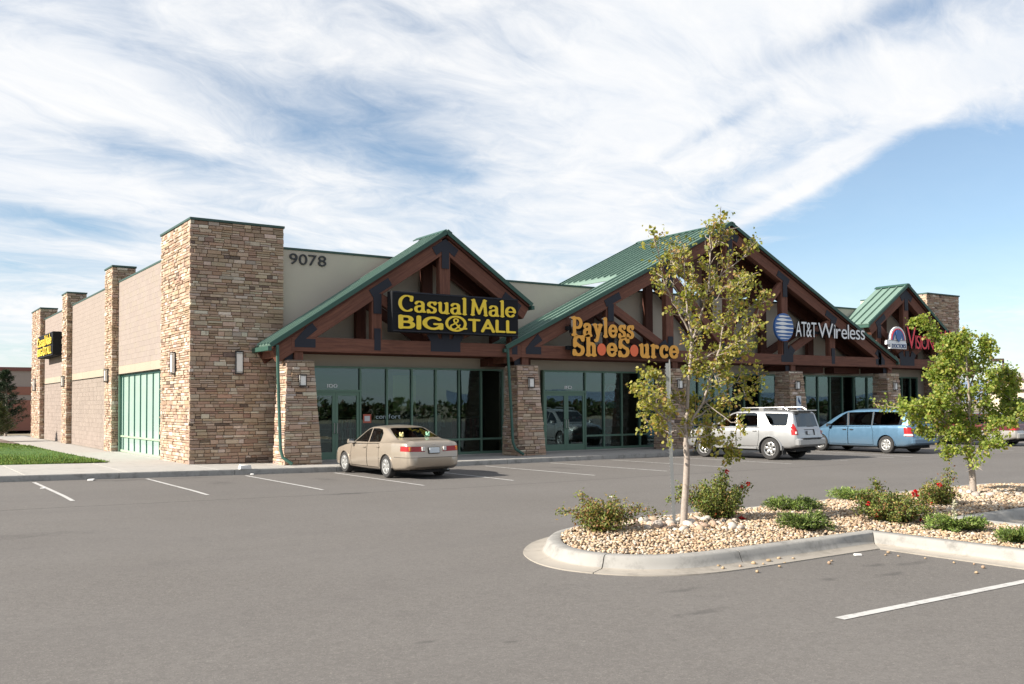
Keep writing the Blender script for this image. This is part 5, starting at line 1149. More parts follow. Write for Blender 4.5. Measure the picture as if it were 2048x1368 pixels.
def wagon(loc, rz):
    sp = dict(y=(-2.40, 2.32), arch_in=.55, cab=(-2.0, 1.2), inset=.07, bulge=.985,
        top=[(2.32, .5), (2.28, .64), (2.0, .80), (1.3, .92), (1.1, .97), (.8, 1.15), (.35, 1.38), (.1, 1.45), (-.5, 1.48), (-1.6, 1.46), (-1.92, 1.43), (-2.05, 1.36), (-2.26, 1.0), (-2.33, .92), (-2.37, .66), (-2.40, .58)],
        belt=[(2.32, .48), (2.2, .66), (1.4, .86), (.5, .93), (-1.0, .96), (-2.1, .97), (-2.3, .88), (-2.40, .54)],
        bot=[(2.32, .32), (2.1, .24), (0, .22), (-1.8, .24), (-2.40, .36)],
        w=[(2.32, .55), (2.2, .74), (1.8, .83), (1.0, .87), (-1.4, .87), (-2.1, .84), (-2.3, .79), (-2.40, .68)],
        roofw=[(2.32, .4), (1.2, .66), (.3, .60), (-1.8, .60), (-2.2, .70), (-2.40, .5)])
    c = Car('maroon_wagon', 'maroon estate car with silver lower panels half hidden behind the bushy tree', sp, loc, rz, 'paint_maroon')
    c.arches((1.32, -1.32), .365, .32)
    F = c.cut([((0, 0, .70), (0, 0, -1))], lambda q, n: True); c.take(F, 'lower_panel', 'paint_pewter', 0)
    for sg in (-1, 1):
        c.side([(.85, .96), (.42, 1.23), (.15, 1.35), (.02, 1.365), (-.06, .965)], sg, 'side_window', 'tinted_glass', .01, zmin=.93); c.side([(-.11, .97), (-.03, 1.365), (-.85, 1.375), (-.9, .98)], sg, 'side_window', 'tinted_glass', .01, zmin=.93); c.side([(-.97, .98), (-.92, 1.375), (-1.7, 1.36), (-1.85, 1.28), (-1.95, 1.03)], sg, 'quarter_window', 'tinted_glass', .01, zmin=.93)
        F = c.cut(c.poly_planes([(sg*.5, .72), (sg*.5, .93), (sg*1., .93), (sg*1., .72)], 'y')+[((0, -2.08, 0), (0, -1, 0))], lambda q, n: q.x*sg > .3 and q.y < -2.0 and n.z < .8); c.take(F, 'tail_lamp', 'tail_red', .003)
        obj('roof_rail', MB().tube([(sg*.54, .0, 1.44), (sg*.54, -.1, 1.52), (sg*.54, -1.6, 1.52), (sg*.54, -1.75, 1.43)], .02, 8), 'black_plastic', c.root, smooth=40)
    c.end([(-.62, 1.0), (.62, 1.0), (.52, 1.36), (-.52, 1.36)], 1, 'windscreen', 'tinted_glass', .2, .006, minny=.2); c.end([(-.60, 1.0), (.60, 1.0), (.52, 1.36), (-.52, 1.36)], -1, 'rear_window', 'tinted_glass', -1.9, .006, minny=.2)
    c.finish(); c.box('rear_bumper', 'paint_pewter', -.72, .72, -2.44, -2.25, .34, .60, bevel=.05); c.box('licence_plate', 'plate_white', -.15, .15, -2.40, -2.375, .66, .80, bevel=.004); c.box('underbody', 'under', -.6, .6, -2.1, 2.0, .2, .28)
    c.wheels((1.32, -1.32), .33, .21, .215, 6, 'hub_cap', .765, 'spoke'); c.mirrors(.8, .92, .84, 'paint_maroon'); c.seats((.2, -.8), .35, 1.15, .68)
wagon((34.5, -4.7, -.15), R(0))
# ------------------------------------------------------------------ planted island in the car park
ISL = [(3.25, -32), (3.25, -21.68), (2.64, -21.69), (1.25, -21.72), (.17, -21.73), (-.39, -21.57), (-.86, -21.23), (-1.17, -20.69), (-1.23, -20.22), (-1.14, -19.75), (-.9, -19.2), (-.55, -18.75), (-.05, -18.3), (.7, -17.95), (2.0, -17.75), (4.2, -17.75), (7.0, -17.65), (10.0, -17.5), (12.6, -17.4), (13.2, -17.9), (13.3, -19.2), (13.2, -20.6), (12.6, -21.25), (9.5, -21.35), (6.5, -21.45), (6.45, -32)]
def offset_poly(P, d):
    n = len(P); out = []
    for i in range(n):
        a, b, c = Vector(P[i-1]), Vector(P[i]), Vector(P[(i+1) % n]); e1, e2 = (b-a).normalized(), (c-b).normalized()
        n1, n2 = Vector((e1.y, -e1.x)), Vector((e2.y, -e2.x)); m = n1+n2; m = m/m.length; k = d/max(.4, m.dot(n1)); out.append(tuple(b+m*k))
    return out
def signed(P): return sum(P[i-1][0]*P[i][1]-P[i][0]*P[i-1][1] for i in range(len(P)))
sgnI = 1 if signed(ISL) < 0 else -1
def dense(P, st=.25):
    out = []
    for a, b in zip(P, P[1:]):
        k = max(1, int(math.dist(a, b)/st)); out += [(a[0]+(b[0]-a[0])*i/k, a[1]+(b[1]-a[1])*i/k) for i in range(k)]
    return out+[P[-1]]
def island():
    ik = struct(part('island_kerb', None)); rings = [(0, -.165), (.005, -.137), (.25, -.128), (.27, -.115), (.30, -.06), (.325, .0), (.345, .018), (.375, .024), (.50, .024), (.52, .01), (.525, -.2)]
    # rounder corners, then rings by offsetting inwards
    P = ISL[:2]+chaikin(ISL[2:-2], 2)+ISL[-2:]; R_ = [offset_poly(P, sgnI*d) for d, z in rings]
    L = [0]
    for a, b in zip(P, P[1:]): L.append(L[-1]+math.dist(a, b))
    cuts = [0]; tgt = 2.2
    for i in range(1, len(P)):
        if L[i]-L[cuts[-1]] > tgt or i == len(P)-1: cuts.append(i)
    for ca_, cb in zip(cuts[:-1], cuts[1:]):
        mb = MB(); idx = list(range(ca_, cb+1)); k = len(rings)
        for q, i in enumerate(idx):
            for r, (d, z) in enumerate(rings):
                x, y = R_[r][i]
                if q == 0 and len(idx) > 1: x2, y2 = R_[r][idx[1]]; l = math.dist((x, y), (x2, y2))+1e-6; f = min(.4, .007/l); x, y = x+(x2-x)*f, y+(y2-y)*f
                if q == len(idx)-1 and len(idx) > 1: x2, y2 = R_[r][idx[-2]]; l = math.dist((x, y), (x2, y2))+1e-6; f = min(.4, .007/l); x, y = x+(x2-x)*f, y+(y2-y)*f
                mb.v.append((x, y, z))
        for q in range(len(idx)-1):
            for r in range(k-1): a = q*k+r; mb.f.append((a, a+1, a+1+k, a+k))
        mb.f += [tuple(range(k)), tuple(range((len(idx)-1)*k+k-1, (len(idx)-1)*k-1, -1))]
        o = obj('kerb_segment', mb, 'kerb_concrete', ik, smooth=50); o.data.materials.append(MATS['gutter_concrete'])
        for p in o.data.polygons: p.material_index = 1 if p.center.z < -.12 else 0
    inner = offset_poly(P, sgnI*.515); mb = MB(); mb.add([(x, y, -.03) for x, y in inner], [tuple(range(len(inner)))]); o = struct(obj('island_soil', mb, 'soil'))
    notch = MB().box(6.5, 16, -22.4, -21.4, -.3, -.142); struct(obj('gutter_apron', notch, 'gutter_concrete'))
    return inner
INNER = island()
def inside(P, x, y):
    P = np.array(P); c = np.zeros(len(x), bool); j = len(P)-1
    for i in range(len(P)):
        yi, yj, xi, xj = P[i, 1], P[j, 1], P[i, 0], P[j, 0]
        if yi != yj: c ^= ((yi > y) != (yj > y)) & (x < (xj-xi)*(y-yi)/(yj-yi)+xi)
        j = i
    return c
def ico(sub):
    bm = bmesh.new(); bmesh.ops.create_icosphere(bm, subdivisions=sub, radius=1); V = np.array([v.co[:] for v in bm.verts]); F = np.array([[v.index for v in f.verts] for f in bm.faces]); bm.free(); return V, F
def isl_h(x, y):
    """gentle mound of the gravel"""
    d = np.full(np.shape(x), 9.0)
    return -.012+.085*np.exp(-((y+19.6)/1.3)**2)*np.clip((x+1.2)/1.5, 0, 1)
PEB = np.array([(.45, .34, .235), (.50, .40, .295), (.38, .27, .185), (.55, .475, .385), (.43, .37, .315), (.34, .235, .165), (.47, .34, .22), (.60, .55, .48)])
def pebbles():
    st = .044; gx, gy = np.meshgrid(np.arange(-1.2, 13, st), np.arange(-25.5, -17.6, st)); x = gx.ravel()+RNG.uniform(-.027, .027, gx.size); y = gy.ravel()+RNG.uniform(-.027, .027, gx.size)
    k = inside(INNER, x, y) & ((y > -24.5) | (x < 5)); x, y = x[k], y[k]
    dist = np.hypot(x-CAM.x, y-CAM.y); far = dist > 16; keep = ~far | (RNG.random(len(x)) < .72); x, y, dist = x[keep], y[keep], dist[keep]; n = len(x)
    V0, F0 = ico(1); s = RNG.uniform(.013, .030, n)*(1+(dist > 17)*.2); sh = np.stack([RNG.uniform(.9, 1.5, n), RNG.uniform(.75, 1.05, n), RNG.uniform(.55, .85, n)], 1)*s[:, None]
    a = RNG.uniform(0, 6.28, n); tx = RNG.normal(0, .35, n)
    P = V0[None]*sh[:, None]*(1+RNG.normal(0, .07, (n, len(V0), 1)))
    ct, stt = np.cos(tx)[:, None], np.sin(tx)[:, None]; yy, zz = P[..., 1]*ct-P[..., 2]*stt, P[..., 1]*stt+P[..., 2]*ct
    ca, sa = np.cos(a)[:, None], np.sin(a)[:, None]; X, Y = P[..., 0]*ca-yy*sa, P[..., 0]*sa+yy*ca
    z = isl_h(x, y)+RNG.uniform(-.012, .022, n)
    V = np.stack([X+x[:, None], Y+y[:, None], zz+z[:, None]], -1).reshape(-1, 3); F = (F0[None]+np.arange(n)[:, None, None]*len(V0)).reshape(-1, 3)
    c = PEB[RNG.choice(len(PEB), n, p=[.2, .18, .12, .12, .12, .08, .12, .06])]*RNG.uniform(.72, 1.12, (n, 1))*np.array([1, .97, .92]); C = np.repeat(c, len(V0), 0)
    o = arr_mesh('gravel', V, F, 'pebble', None, C, True); o['kind'] = 'stuff'; o['label'] = 'tan river gravel filling the planted island'
pebbles()
V1, F1 = ico(2)
def cobble_meshes(n, c0, mat='pebble'):
    out = []
    for i in range(n):
        V = V1*np.array([RNG.uniform(1, 1.4), RNG.uniform(.8, 1.05), RNG.uniform(.6, .85)])*(1+.12*np.sin(V1 @ RNG.normal(0, 2, 3)+RNG.uniform(0, 6))[:, None])
        c = np.array(c0)*RNG.uniform(.8, 1.15)*np.array([1, RNG.uniform(.94, 1.02), RNG.uniform(.88, 1.02)]); o = arr_mesh('cobble', V, F1, mat, None, c, True); out.append(o.data); bpy.data.objects.remove(o)
    return out
CB = cobble_meshes(6, (.46, .41, .36))+cobble_meshes(4, (.40, .30, .235)); ST = cobble_meshes(5, (.38, .28, .19))
def cobbles(cx, cy, n, rmin, rmax, label, group):
    used = []
    for i in range(n*6):
        if len(used) >= n: break
        a, r = random.uniform(0, 6.28), random.uniform(rmin, rmax); x, y, s = cx+r*math.cos(a), cy+r*math.sin(a), random.uniform(.036, .075)
        if any(math.dist((x, y), (u[0], u[1])) < .8*(s+u[2]) for u in used): continue
        used.append((x, y, s)); o = link(bpy.data.objects.new('cobble', random.choice(CB))); o.location = (x, y, float(isl_h(np.array(x), np.array(y)))+s*.45); o.scale = (s, s, s); o.rotation_euler = (random.uniform(-.3, .3), random.uniform(-.3, .3), random.uniform(0, 6)); tag(o, label, 'stone', group)
cobbles(1.72, -19.52, 64, .1, .85, 'pale rounded cobble in the ring round the slim tree', 'cobbles round the slim tree'); cobbles(9.5, -19.33, 34, .12, .8, 'pale rounded cobble in the ring round the bushy tree', 'cobbles round the bushy tree')
for x, y in ((.35, -21.6), (.62, -21.62), (.9, -21.58), (.98, -21.66), (1.2, -21.55), (1.32, -21.7), (1.05, -21.85), (.55, -21.95), (.42, -21.45), (.75, -21.45), (1.9, -21.95), (1.72, -22.05), (1.45, -21.5), (2.85, -22.05), (3.02, -22.5), (3.0, -22.9), (2.95, -23.3), (3.1, -23.1), (2.9, -22.2), (2.55, -23.45), (3.05, -21.95), (1.1, -21.42), (1.6, -21.6)):
    s = random.uniform(.013, .028); o = link(bpy.data.objects.new('stray_pebble', random.choice(ST))); dx = 0; o.location = (x, y, -.145+s*.55+(.012 if y > -21.7 else 0)); o.scale = (s, s, s); o.rotation_euler = (0, 0, random.uniform(0, 6)); tag(o, 'loose tan pebble on the asphalt or gutter beside the island', 'pebble', 'loose pebbles beside the island')

# ------------------------------------------------------------------ plants
RV = np.array([math.cos(YAW), -math.sin(YAW), 0]); FV = np.array([math.sin(YAW), math.cos(YAW), 0])
def leaf_mesh(name, P, D, size, col, mat, parent, width=.62, fold=.25, lob=False):
    """P points, D directions, one folded pointed leaf each"""
    n = len(P); D = D/np.linalg.norm(D, axis=1, keepdims=True); up = RNG.normal(0, 1, (n, 3))+np.array([-.5, 0, .9]); S = np.cross(D, up); S /= np.linalg.norm(S, axis=1, keepdims=True)+1e-9; N = np.cross(S, D)
    s = (size*RNG.uniform(.6, 1.3, n))[:, None]; w = s*width*.5; b = P; t = P+D*s-N*s*.18
    if lob:
        l1, r1 = P+D*s*.25-S*w*1.1+N*s*fold*.5, P+D*s*.25+S*w*1.1+N*s*fold*.5; l2, r2 = P+D*s*.68-S*w*.95+N*s*fold*.4, P+D*s*.68+S*w*.95+N*s*fold*.4; m = P+D*s*.45
        V = np.stack([b, l1, m, r1, l2, r2, t], 1).reshape(-1, 3); F = np.array([(0, 2, 1), (0, 3, 2), (1, 2, 4), (3, 5, 2), (4, 2, 6), (2, 5, 6)]); k = 7
    else:
        l, r = P+D*s*.45-S*w+N*s*fold*.4, P+D*s*.45+S*w+N*s*fold*.4; V = np.stack([b, l, t, r], 1).reshape(-1, 3); F = np.array([(0, 2, 1), (0, 3, 2)]); k = 4
    FF = (F[None]+np.arange(n)[:, None, None]*k).reshape(-1, 3); o = arr_mesh(name, V, FF, mat, parent, np.repeat(col, k, 0)); o['kind'] = 'stuff'; return o
def palette(n, cols, p, jit=.25):
    c = np.array(cols)[RNG.choice(len(cols), n, p=p)]; return c*RNG.uniform(1-jit, 1+jit, (n, 1))
def young_tree(name, label, base, px0, mpp, trunk, limbs, cols, pp, nleaf, lsize, twig, dens, depthj, rt, seed, lowhi=([0, 9], [1, 1]), lft=9.0):
    """limbs given as side-view polylines; depth and twigs grow from a seed"""
    rg = np.random.default_rng(seed); t = thing(name, label, 'tree', base); B = np.zeros(3)
    def W(p, dep): return RV*(p[0]-px0[0])*mpp+FV*dep+np.array([0, 0, (px0[1]-p[1])*mpp])
    tr = [W(p, 0) for p in trunk]; obj('trunk', MB().tube(tr, list(np.linspace(rt, rt*.72, len(tr))), 12), 'bark', t, smooth=60)
    tips, dirs = [], []; br = MB()
    for li, (pts, r0) in enumerate(limbs):
        L = len(pts); d1 = rg.normal(0, depthj); P3 = [W(p, d1*(i/(L-1))**.9) for i, p in enumerate(pts)]
        # finer, slightly crooked line
        Q = []
        for a, b in zip(P3[:-1], P3[1:]):
            for k in range(4): Q.append(a+(b-a)*k/4+rg.normal(0, .008, 3))
        Q.append(P3[-1]); br2 = MB().tube(Q, list(np.linspace(r0, .005, len(Q))), 7); obj('branch', br2, 'bark', t, smooth=60)
        for i in range(len(Q)):
            f = i/(len(Q)-1)
            if f < .22 and li < 3: continue
            for _ in range(rg.poisson(dens*(.5+.7*f))):
                ax = (Q[min(i+1, len(Q)-1)]-Q[max(i-1, 0)]); ax /= np.linalg.norm(ax); o = rg.normal(0, 1, 3); o -= ax*o.dot(ax); o /= np.linalg.norm(o)
                dr = ax*rg.uniform(.2, .9)+o*rg.uniform(.5, 1)+np.array([0, 0, rg.uniform(-.15, .5)]); dr /= np.linalg.norm(dr); ln = twig*rg.uniform(.35, 1.0)*(1.15-.5*f)
                e = Q[i]+dr*ln; mid = Q[i]+dr*ln*.5+rg.normal(0, .02, 3); br.tube([Q[i], mid, e], [.0065, .0045, .002], 4, False)
                for k in range(4): tips.append(Q[i]+(e-Q[i])*(.4+.2*k)); dirs.append(dr)
            if f > .6: tips.append(Q[i]); dirs.append(ax if i else np.array([0, 0, 1.]))
    obj('twigs', br, 'bark', t)['kind'] = 'stuff'; T = np.array(tips); Dd = np.array(dirs); w = (rg.random(len(T))**1.2+.15)*np.interp(T[:, 2], lowhi[0], lowhi[1])*np.exp(-(np.maximum(0, -(T @ RV)-lft)/.3)**2)
    idx = rg.choice(len(T), nleaf, p=w/w.sum()); P = T[idx]+rg.normal(0, lsize*.75, (nleaf, 3)); D = Dd[idx]*.5+rg.normal(0, .75, (nleaf, 3))+np.array([0, 0, -.35])
    o = leaf_mesh('crown', P, D, lsize, palette(nleaf, cols, pp), 'leaf', t, .75, .3, True); return t
T1 = [(1368, 1047), (1370, 1010), (1374, 960), (1376, 915), (1374, 880)]
L1 = [([(1374, 885), (1376, 800), (1380, 740), (1386, 690), (1380, 645), (1372, 600), (1370, 540), (1367, 488)], .030), ([(1377, 855), (1408, 800), (1424, 752), (1440, 692), (1447, 650), (1465, 600), (1482, 555)], .019), ([(1384, 700), (1394, 665), (1408, 620), (1420, 572), (1425, 512), (1422, 468), (1443, 428)], .022),
      ([(1381, 655), (1350, 602), (1331, 562), (1318, 520), (1308, 474)], .014), ([(1386, 722), (1430, 704), (1470, 716), (1502, 690), (1522, 640), (1545, 575)], .014), ([(1392, 830), (1450, 802), (1500, 785), (1530, 752)], .012), ([(1375, 868), (1340, 838), (1308, 815), (1268, 782)], .013), ([(1376, 830), (1345, 765), (1318, 742)], .010),
      ([(1424, 572), (1452, 542), (1490, 512), (1512, 485)], .010), ([(1378, 872), (1425, 868), (1466, 888), (1478, 912)], .010), ([(1447, 650), (1492, 622), (1528, 598)], .010), ([(1424, 505), (1440, 480), (1458, 455)], .007), ([(1371, 598), (1350, 566), (1362, 520), (1352, 490)], .008), ([(1376, 805), (1330, 792), (1296, 768)], .010), ([(1388, 845), (1432, 852), (1420, 885)], .008), ([(1412, 800), (1462, 840), (1490, 850)], .009), ([(1436, 700), (1480, 680), (1500, 660)], .008),
      ([(1400, 640), (1372, 600), (1392, 560)], .007), ([(1465, 600), (1500, 560), (1530, 540)], .007), ([(1380, 740), (1420, 730), (1440, 770)], .008), ([(1376, 850), (1340, 860), (1300, 840)], .009), ([(1400, 810), (1470, 770), (1500, 740)], .009), ([(1385, 690), (1420, 650), (1450, 640)], .008), ([(1372, 600), (1400, 560), (1395, 520)], .007), ([(1370, 560), (1340, 530), (1345, 505)], .006), ([(1376, 860), (1395, 830), (1400, 800)], .008), ([(1445, 655), (1420, 610), (1440, 580)], .007), ([(1378, 830), (1330, 820), (1290, 800)], .009), ([(1410, 600), (1440, 570), (1450, 540)], .007)]
young_tree('slim_tree', 'slim young tree with sparse yellow-green leaves on the near end of the island', (1.72, -19.52, .06), (1368, 1047), .00726, T1, L1, [(.33, .30, .08), (.235, .255, .06), (.36, .23, .095), (.125, .15, .04), (.46, .42, .16)], [.34, .30, .12, .14, .10], 6700, .05, .36, 1.5, .34, .056, 5, ([1.0, 1.5, 2.3, 3.0, 3.6, 4.4], [1.2, 1.6, 1.3, .9, .6, .4]))
T2 = [(1947, 985), (1946, 950), (1943, 915), (1940, 880)]
L2 = [([(1940, 885), (1936, 800), (1926, 730), (1908, 672)], .034), ([(1940, 870), (1892, 832), (1842, 814), (1782, 806)], .020), ([(1939, 870), (1990, 842), (2040, 802), (2066, 768)], .024), ([(1938, 850), (1905, 792), (1876, 752)], .018), ([(1935, 805), (1905, 730), (1878, 668), (1852, 632)], .016), ([(1938, 852), (1982, 802), (2006, 762), (2036, 738)], .018), ([(1934, 792), (1962, 732), (1988, 700), (1992, 680)], .016), ([(1941, 885), (1990, 846), (2040, 826)], .014), ([(1942, 905), (1912, 894), (1888, 898)], .012),
      ([(1926, 735), (1905, 705), (1892, 680)], .012), ([(1938, 860), (1898, 868), (1876, 858)], .012), ([(1938, 830), (1960, 780), (1970, 745)], .012), ([(1936, 820), (1905, 760), (1890, 730)], .012), ([(1940, 875), (1975, 850), (2005, 828)], .012), ([(1941, 895), (1930, 920), (1915, 925)], .008), ([(1940, 875), (2020, 835), (2070, 815)], .014), ([(1940, 870), (1880, 825), (1845, 815)], .012), ([(1930, 760), (1950, 700), (1945, 672)], .010), ([(1936, 815), (1990, 770), (2050, 800)], .012), ([(1938, 840), (1872, 812), (1818, 806)], .012), ([(1941, 893), (1955, 890), (1968, 880)], .008), ([(1936, 790), (1880, 770), (1860, 800)], .010), ([(1938, 870), (1920, 850), (1900, 860)], .010)]
young_tree('bushy_tree', 'bushy young green tree standing farther along the island', (9.5, -19.33, .05), (1947, 985), .0096, T2, L2, [(.29, .34, .075), (.20, .27, .055), (.40, .40, .11), (.11, .17, .038), (.40, .30, .11)], [.34, .32, .14, .14, .06], 17000, .054, .34, 2.2, .5, .066, 9, ([.55, .8, 1.15, 9], [0, .45, 1, 1]), 1.22)

def rose(label, x, y, w, h, cols, pp, n, flowers, seed, arms=()):
    rg = np.random.default_rng(seed); z0 = float(isl_h(np.array(x), np.array(y)))-.01; t = thing('rose_bush', label, 'bush', (x, y, z0)); st = MB(); P, D = [], []; tops = []
    for i in range(95):
        a = rg.uniform(0, 6.28); rad = w*.5*math.sqrt(rg.random()); hh = h*(1-.45*(rad/(w*.5))**2)*rg.uniform(.45, 1.08); b = np.array([rg.normal(0, .05), rg.normal(0, .05), 0]); e = np.array([rad*math.cos(a), rad*math.sin(a), hh]); m = (b+e)/2+np.array([0, 0, hh*.16]); st.tube([b, m, e], [.005, .004, .002], 4, False); tops.append(e)
        for k in range(12): f = .2+.8*k/11; P.append((1-f)**2*b+2*f*(1-f)*m+f*f*e); D.append((e-b))
    for (dx, dz) in arms:
        e = RV*dx+np.array([0, 0, dz]); m = e*.5+np.array([0, 0, .12+.2*abs(dx)]); st.tube([(0, 0, .05), m, e], [.006, .004, .002], 4, False); tops.append(e)
        for k in range(14):
            f = .4+.6*k/13; q = 2*f*(1-f)*m+f*f*e; P += [q]*2; D += [e]*2
    obj('stems', st, 'bark', t)['kind'] = 'stuff'; P, D = np.array(P), np.array(D); n = int(n*2.4); i = rg.choice(len(P), n); Q = P[i]+rg.normal(0, .042, (n, 3)); Q[:, 2] = np.maximum(Q[:, 2], .01)
    leaf_mesh('foliage', Q, D[i]*.4+rg.normal(0, .6, (n, 3)), .042, palette(n, cols, pp), 'shrub_leaf', t, .6, .3)
    for fx, fz, s in flowers:
        c = RV*fx-FV*.22+np.array([0, 0, fz]); m = 26; dd = rg.normal(0, 1, (m, 3))+np.array([-.3, -.3, .5]); leaf_mesh('flower', c+dd/np.linalg.norm(dd, axis=1, keepdims=True)*s*.28, dd, s*.62, palette(m, [(.50, .015, .02), (.62, .04, .05), (.36, .01, .015)], [.5, .25, .25]), 'petal', t, 1.0, .4)
RC = [(.20, .215, .05), (.13, .175, .04), (.29, .20, .07), (.08, .11, .03), (.24, .11, .06)]
rose('low rose bush with reddish leaves at the rounded near tip of the island', .38, -19.35, .84, .50, RC, [.3, .2, .26, .1, .14], 2600, (), 21, ((-.62, .26), (.8, .22), (.55, .30), (-.35, .52)))
rose('largest green rose bush with red blooms beside the slim tree', 2.72, -19.25, 1.0, .62, RC, [.34, .34, .1, .18, .04], 4200, ((.08, .74, .045), (.40, .56, .04), (.30, .52, .035), (-.1, .1, .035), (.2, .12, .035), (.30, .0, .10)), 22, ((-.75, .30), (-.62, .48), (.08, .72), (.45, .5)))
rose('dark spreading rose bush with red blooms in the middle of the island', 4.85, -20.75, 1.2, .48, RC, [.26, .34, .12, .2, .08], 4200, ((-.3, .12, .04), (.05, .3, .035), (.38, .05, .04), (.28, .44, .075), (-.42, .30, .04), (.6, .02, .12), (-.25, .2, .045)), 23, ((-.55, .42), (-.25, .62), (.62, .14)))
rose('small upright rose bush below the bushy tree', 7.25, -20.0, .62, .44, RC, [.36, .26, .16, .14, .08], 2200, ((-.05, .36, .06), (-.22, .05, .05)), 24, ((.22, .62), (.3, .5)))
def juniper(label, x, y, w, h, seed, dark=1.0):
    rg = np.random.default_rng(seed); z0 = float(isl_h(np.array(x), np.array(y))); t = thing('juniper', label, 'bush', (x, y, z0)); st = MB(); P, D = [], []
    for i in range(70):
        a = rg.uniform(0, 6.28); L = w*.5*rg.uniform(.45, 1.08); e = np.array([L*math.cos(a), L*math.sin(a), h*rg.uniform(.25, 1.0)*(1.15-.5*L/(w*.5))]); m = e*.5+np.array([0, 0, h*.25]); st.tube([(0, 0, .02), m, e], [.006, .004, .002], 4, False)
        for k in range(26):
            f = .25+.75*k/25; q = 2*f*(1-f)*m+f*f*e; P.append(q); D.append(e+np.array([0, 0, .1]))
    obj('stems', st, 'bark', t)['kind'] = 'stuff'; P, D = np.repeat(np.array(P), 3, 0), np.repeat(np.array(D), 3, 0); n = len(P); Q = P+rg.normal(0, .02, (n, 3)); Q[:, 2] = np.maximum(Q[:, 2], .008)
    leaf_mesh('sprays', Q, D/np.linalg.norm(D, axis=1, keepdims=True)+rg.normal(0, .45, (n, 3)), .05, palette(n, [(.16, .225, .05), (.105, .165, .038), (.25, .30, .085), (.06, .095, .025)], [.36, .3, .18, .16])*dark, 'juniper_leaf', t, .28, .2)
juniper('flat juniper just right of the largest rose bush', 4.62, -19.1, .95, .22, 31); juniper('dark juniper nearest the kerb corner', 2.95, -20.68, .78, .28, 32, .8); juniper('bright flat juniper at the far edge of the island', 7.0, -18.55, 1.0, .25, 33, 1.25); juniper('spiky juniper beside the red blooms near the notch in the kerb', 4.78, -21.85, .85, .26, 34, 1.1); juniper('small juniper at the right edge of the picture on the island strip', 4.35, -23.0, .6, .22, 35)
def dead_twig():
    t = thing('dried_stalk', 'pale dried flower stalk standing in the spiky juniper', 'stalk', (4.9, -21.75, .0)); mb = MB().tube([(0, 0, 0), (.01, 0, .2), (-.01, .01, .40)], [.006, .005, .003], 5); obj('stem', mb, 'galvanised', t); n = 60; P = np.array([(RNG.normal(0, .02), RNG.normal(0, .02), z) for z in RNG.uniform(.1, .42, n)]); leaf_mesh('dry_leaves', P, RNG.normal(0, 1, (n, 3)), .04, palette(n, [(.5, .47, .36)], [1.0]), 'shrub_leaf', t)
dead_twig()
def post_sign():
    t = thing('sign_post', 'perforated galvanised post leaning left of the slim tree with a sign edge-on', 'sign', (1.66, -19.42, .0)); top = Vector((-.10, .04, 2.42)); p = obj('post', MB(), 'galvanised', t); bpy.data.objects.remove(p)
    mb = MB(); mb.bar((-.02, 0, -.1), top, .012, .045, (RV[0], RV[1], 0)); mb.bar((-.02+.02*FV[0], .02*FV[1], -.1), top+Vector(FV)*.02, .035, .012, (RV[0], RV[1], 0)); obj('post', mb, 'galvanised', t)
    h = MB(); 
    for k in range(52):
        f = k/52; q = Vector((-.02, 0, -.1)).lerp(top, f); o = q-Vector(RV)*.027; h.box(o.x-.004, o.x+.004, o.y-.004, o.y+.004, o.z-.008, o.z+.008)
    obj('post_teeth', h, 'galvanised', t)
    d = Vector((FV[0], FV[1], 0)).normalized(); d = (d*.99+Vector(RV)*.12).normalized(); n = Vector((-d.y, d.x, 0)); pts = []
    mb = MB(); V = []
    for s in (0, 1):
        for k in range(8): a = math.pi/8+k*math.pi/4; V.append(Vector((-.10, .04, 2.14))+d*.36*math.cos(a)+Vector((0, 0, .36))*math.sin(a)-n*(.03+.004*s))
    mb.add(V, [tuple(range(8)), tuple(range(15, 7, -1))]+[(i, (i+1) % 8, (i+1) % 8+8, i+8) for i in range(8)]); obj('sign_panel', mb, 'galvanised', t)
post_sign()

# ------------------------------------------------------------------ beyond the shops
def pine(label, x, y, h, w, seed, n=9000, cols=None, name='pine_tree', z0=.0):
    rg = np.random.default_rng(seed); t = thing(name, label, 'tree', (x, y, z0)); obj('trunk', MB().tube([(0, 0, 0), (.02, 0, h*.5), (0, 0, h*.97)], [.09, .06, .015], 8), 'bark', t, smooth=60); st = MB(); P, D = [], []
    for i in range(150):
        f = rg.random()**.8; z = .08*h+.9*h*f; L = w*.5*(1-f)**.75*rg.uniform(.6, 1.1)+.06; a = rg.uniform(0, 6.28); e = np.array([L*math.cos(a), L*math.sin(a), z+L*rg.uniform(.15, .6)]); b = np.array([0, 0, z]); st.tube([b, (b+e)/2-np.array([0, 0, .03]), e], [.02, .012, .004], 4, False)
        for k in range(9): P.append(b+(e-b)*(.25+.75*k/8)); D.append(e-b+np.array([0, 0, .3*L]))
    obj('branches', st, 'bark', t)['kind'] = 'stuff'; P, D = np.array(P), np.array(D); i = rg.choice(len(P), n); leaf_mesh('crown', P[i]+rg.normal(0, .05, (n, 3)), D[i]/np.linalg.norm(D[i], axis=1, keepdims=True)+rg.normal(0, .5, (n, 3)), .15, palette(n, cols or [(.028, .05, .03), (.04, .065, .035), (.018, .032, .02)], [.4, .35, .25]), 'needle_leaf', t, .22, .1)
pine('dark pine tree at the left edge behind the lawn', -1.05, 37.5, 4.1, 2.6, 41)
pine('rounded yellowish shrub at the left edge before the pine', -2.55, 27.2, 2.0, 1.7, 42, 6000, [(.09, .115, .045), (.06, .085, .035), (.13, .13, .055)], 'shrub')
pine('dark pine behind the far end of the lawn outside the left edge', -3.6, 39, 4.3, 3.0, 43)
rk = sheet('rock_mulch', np.array([-24., -10, -1.85]), np.array([24., 30, 42.]), lambda x, y: .0, 'mulch'); rk['kind'] = 'stuff'
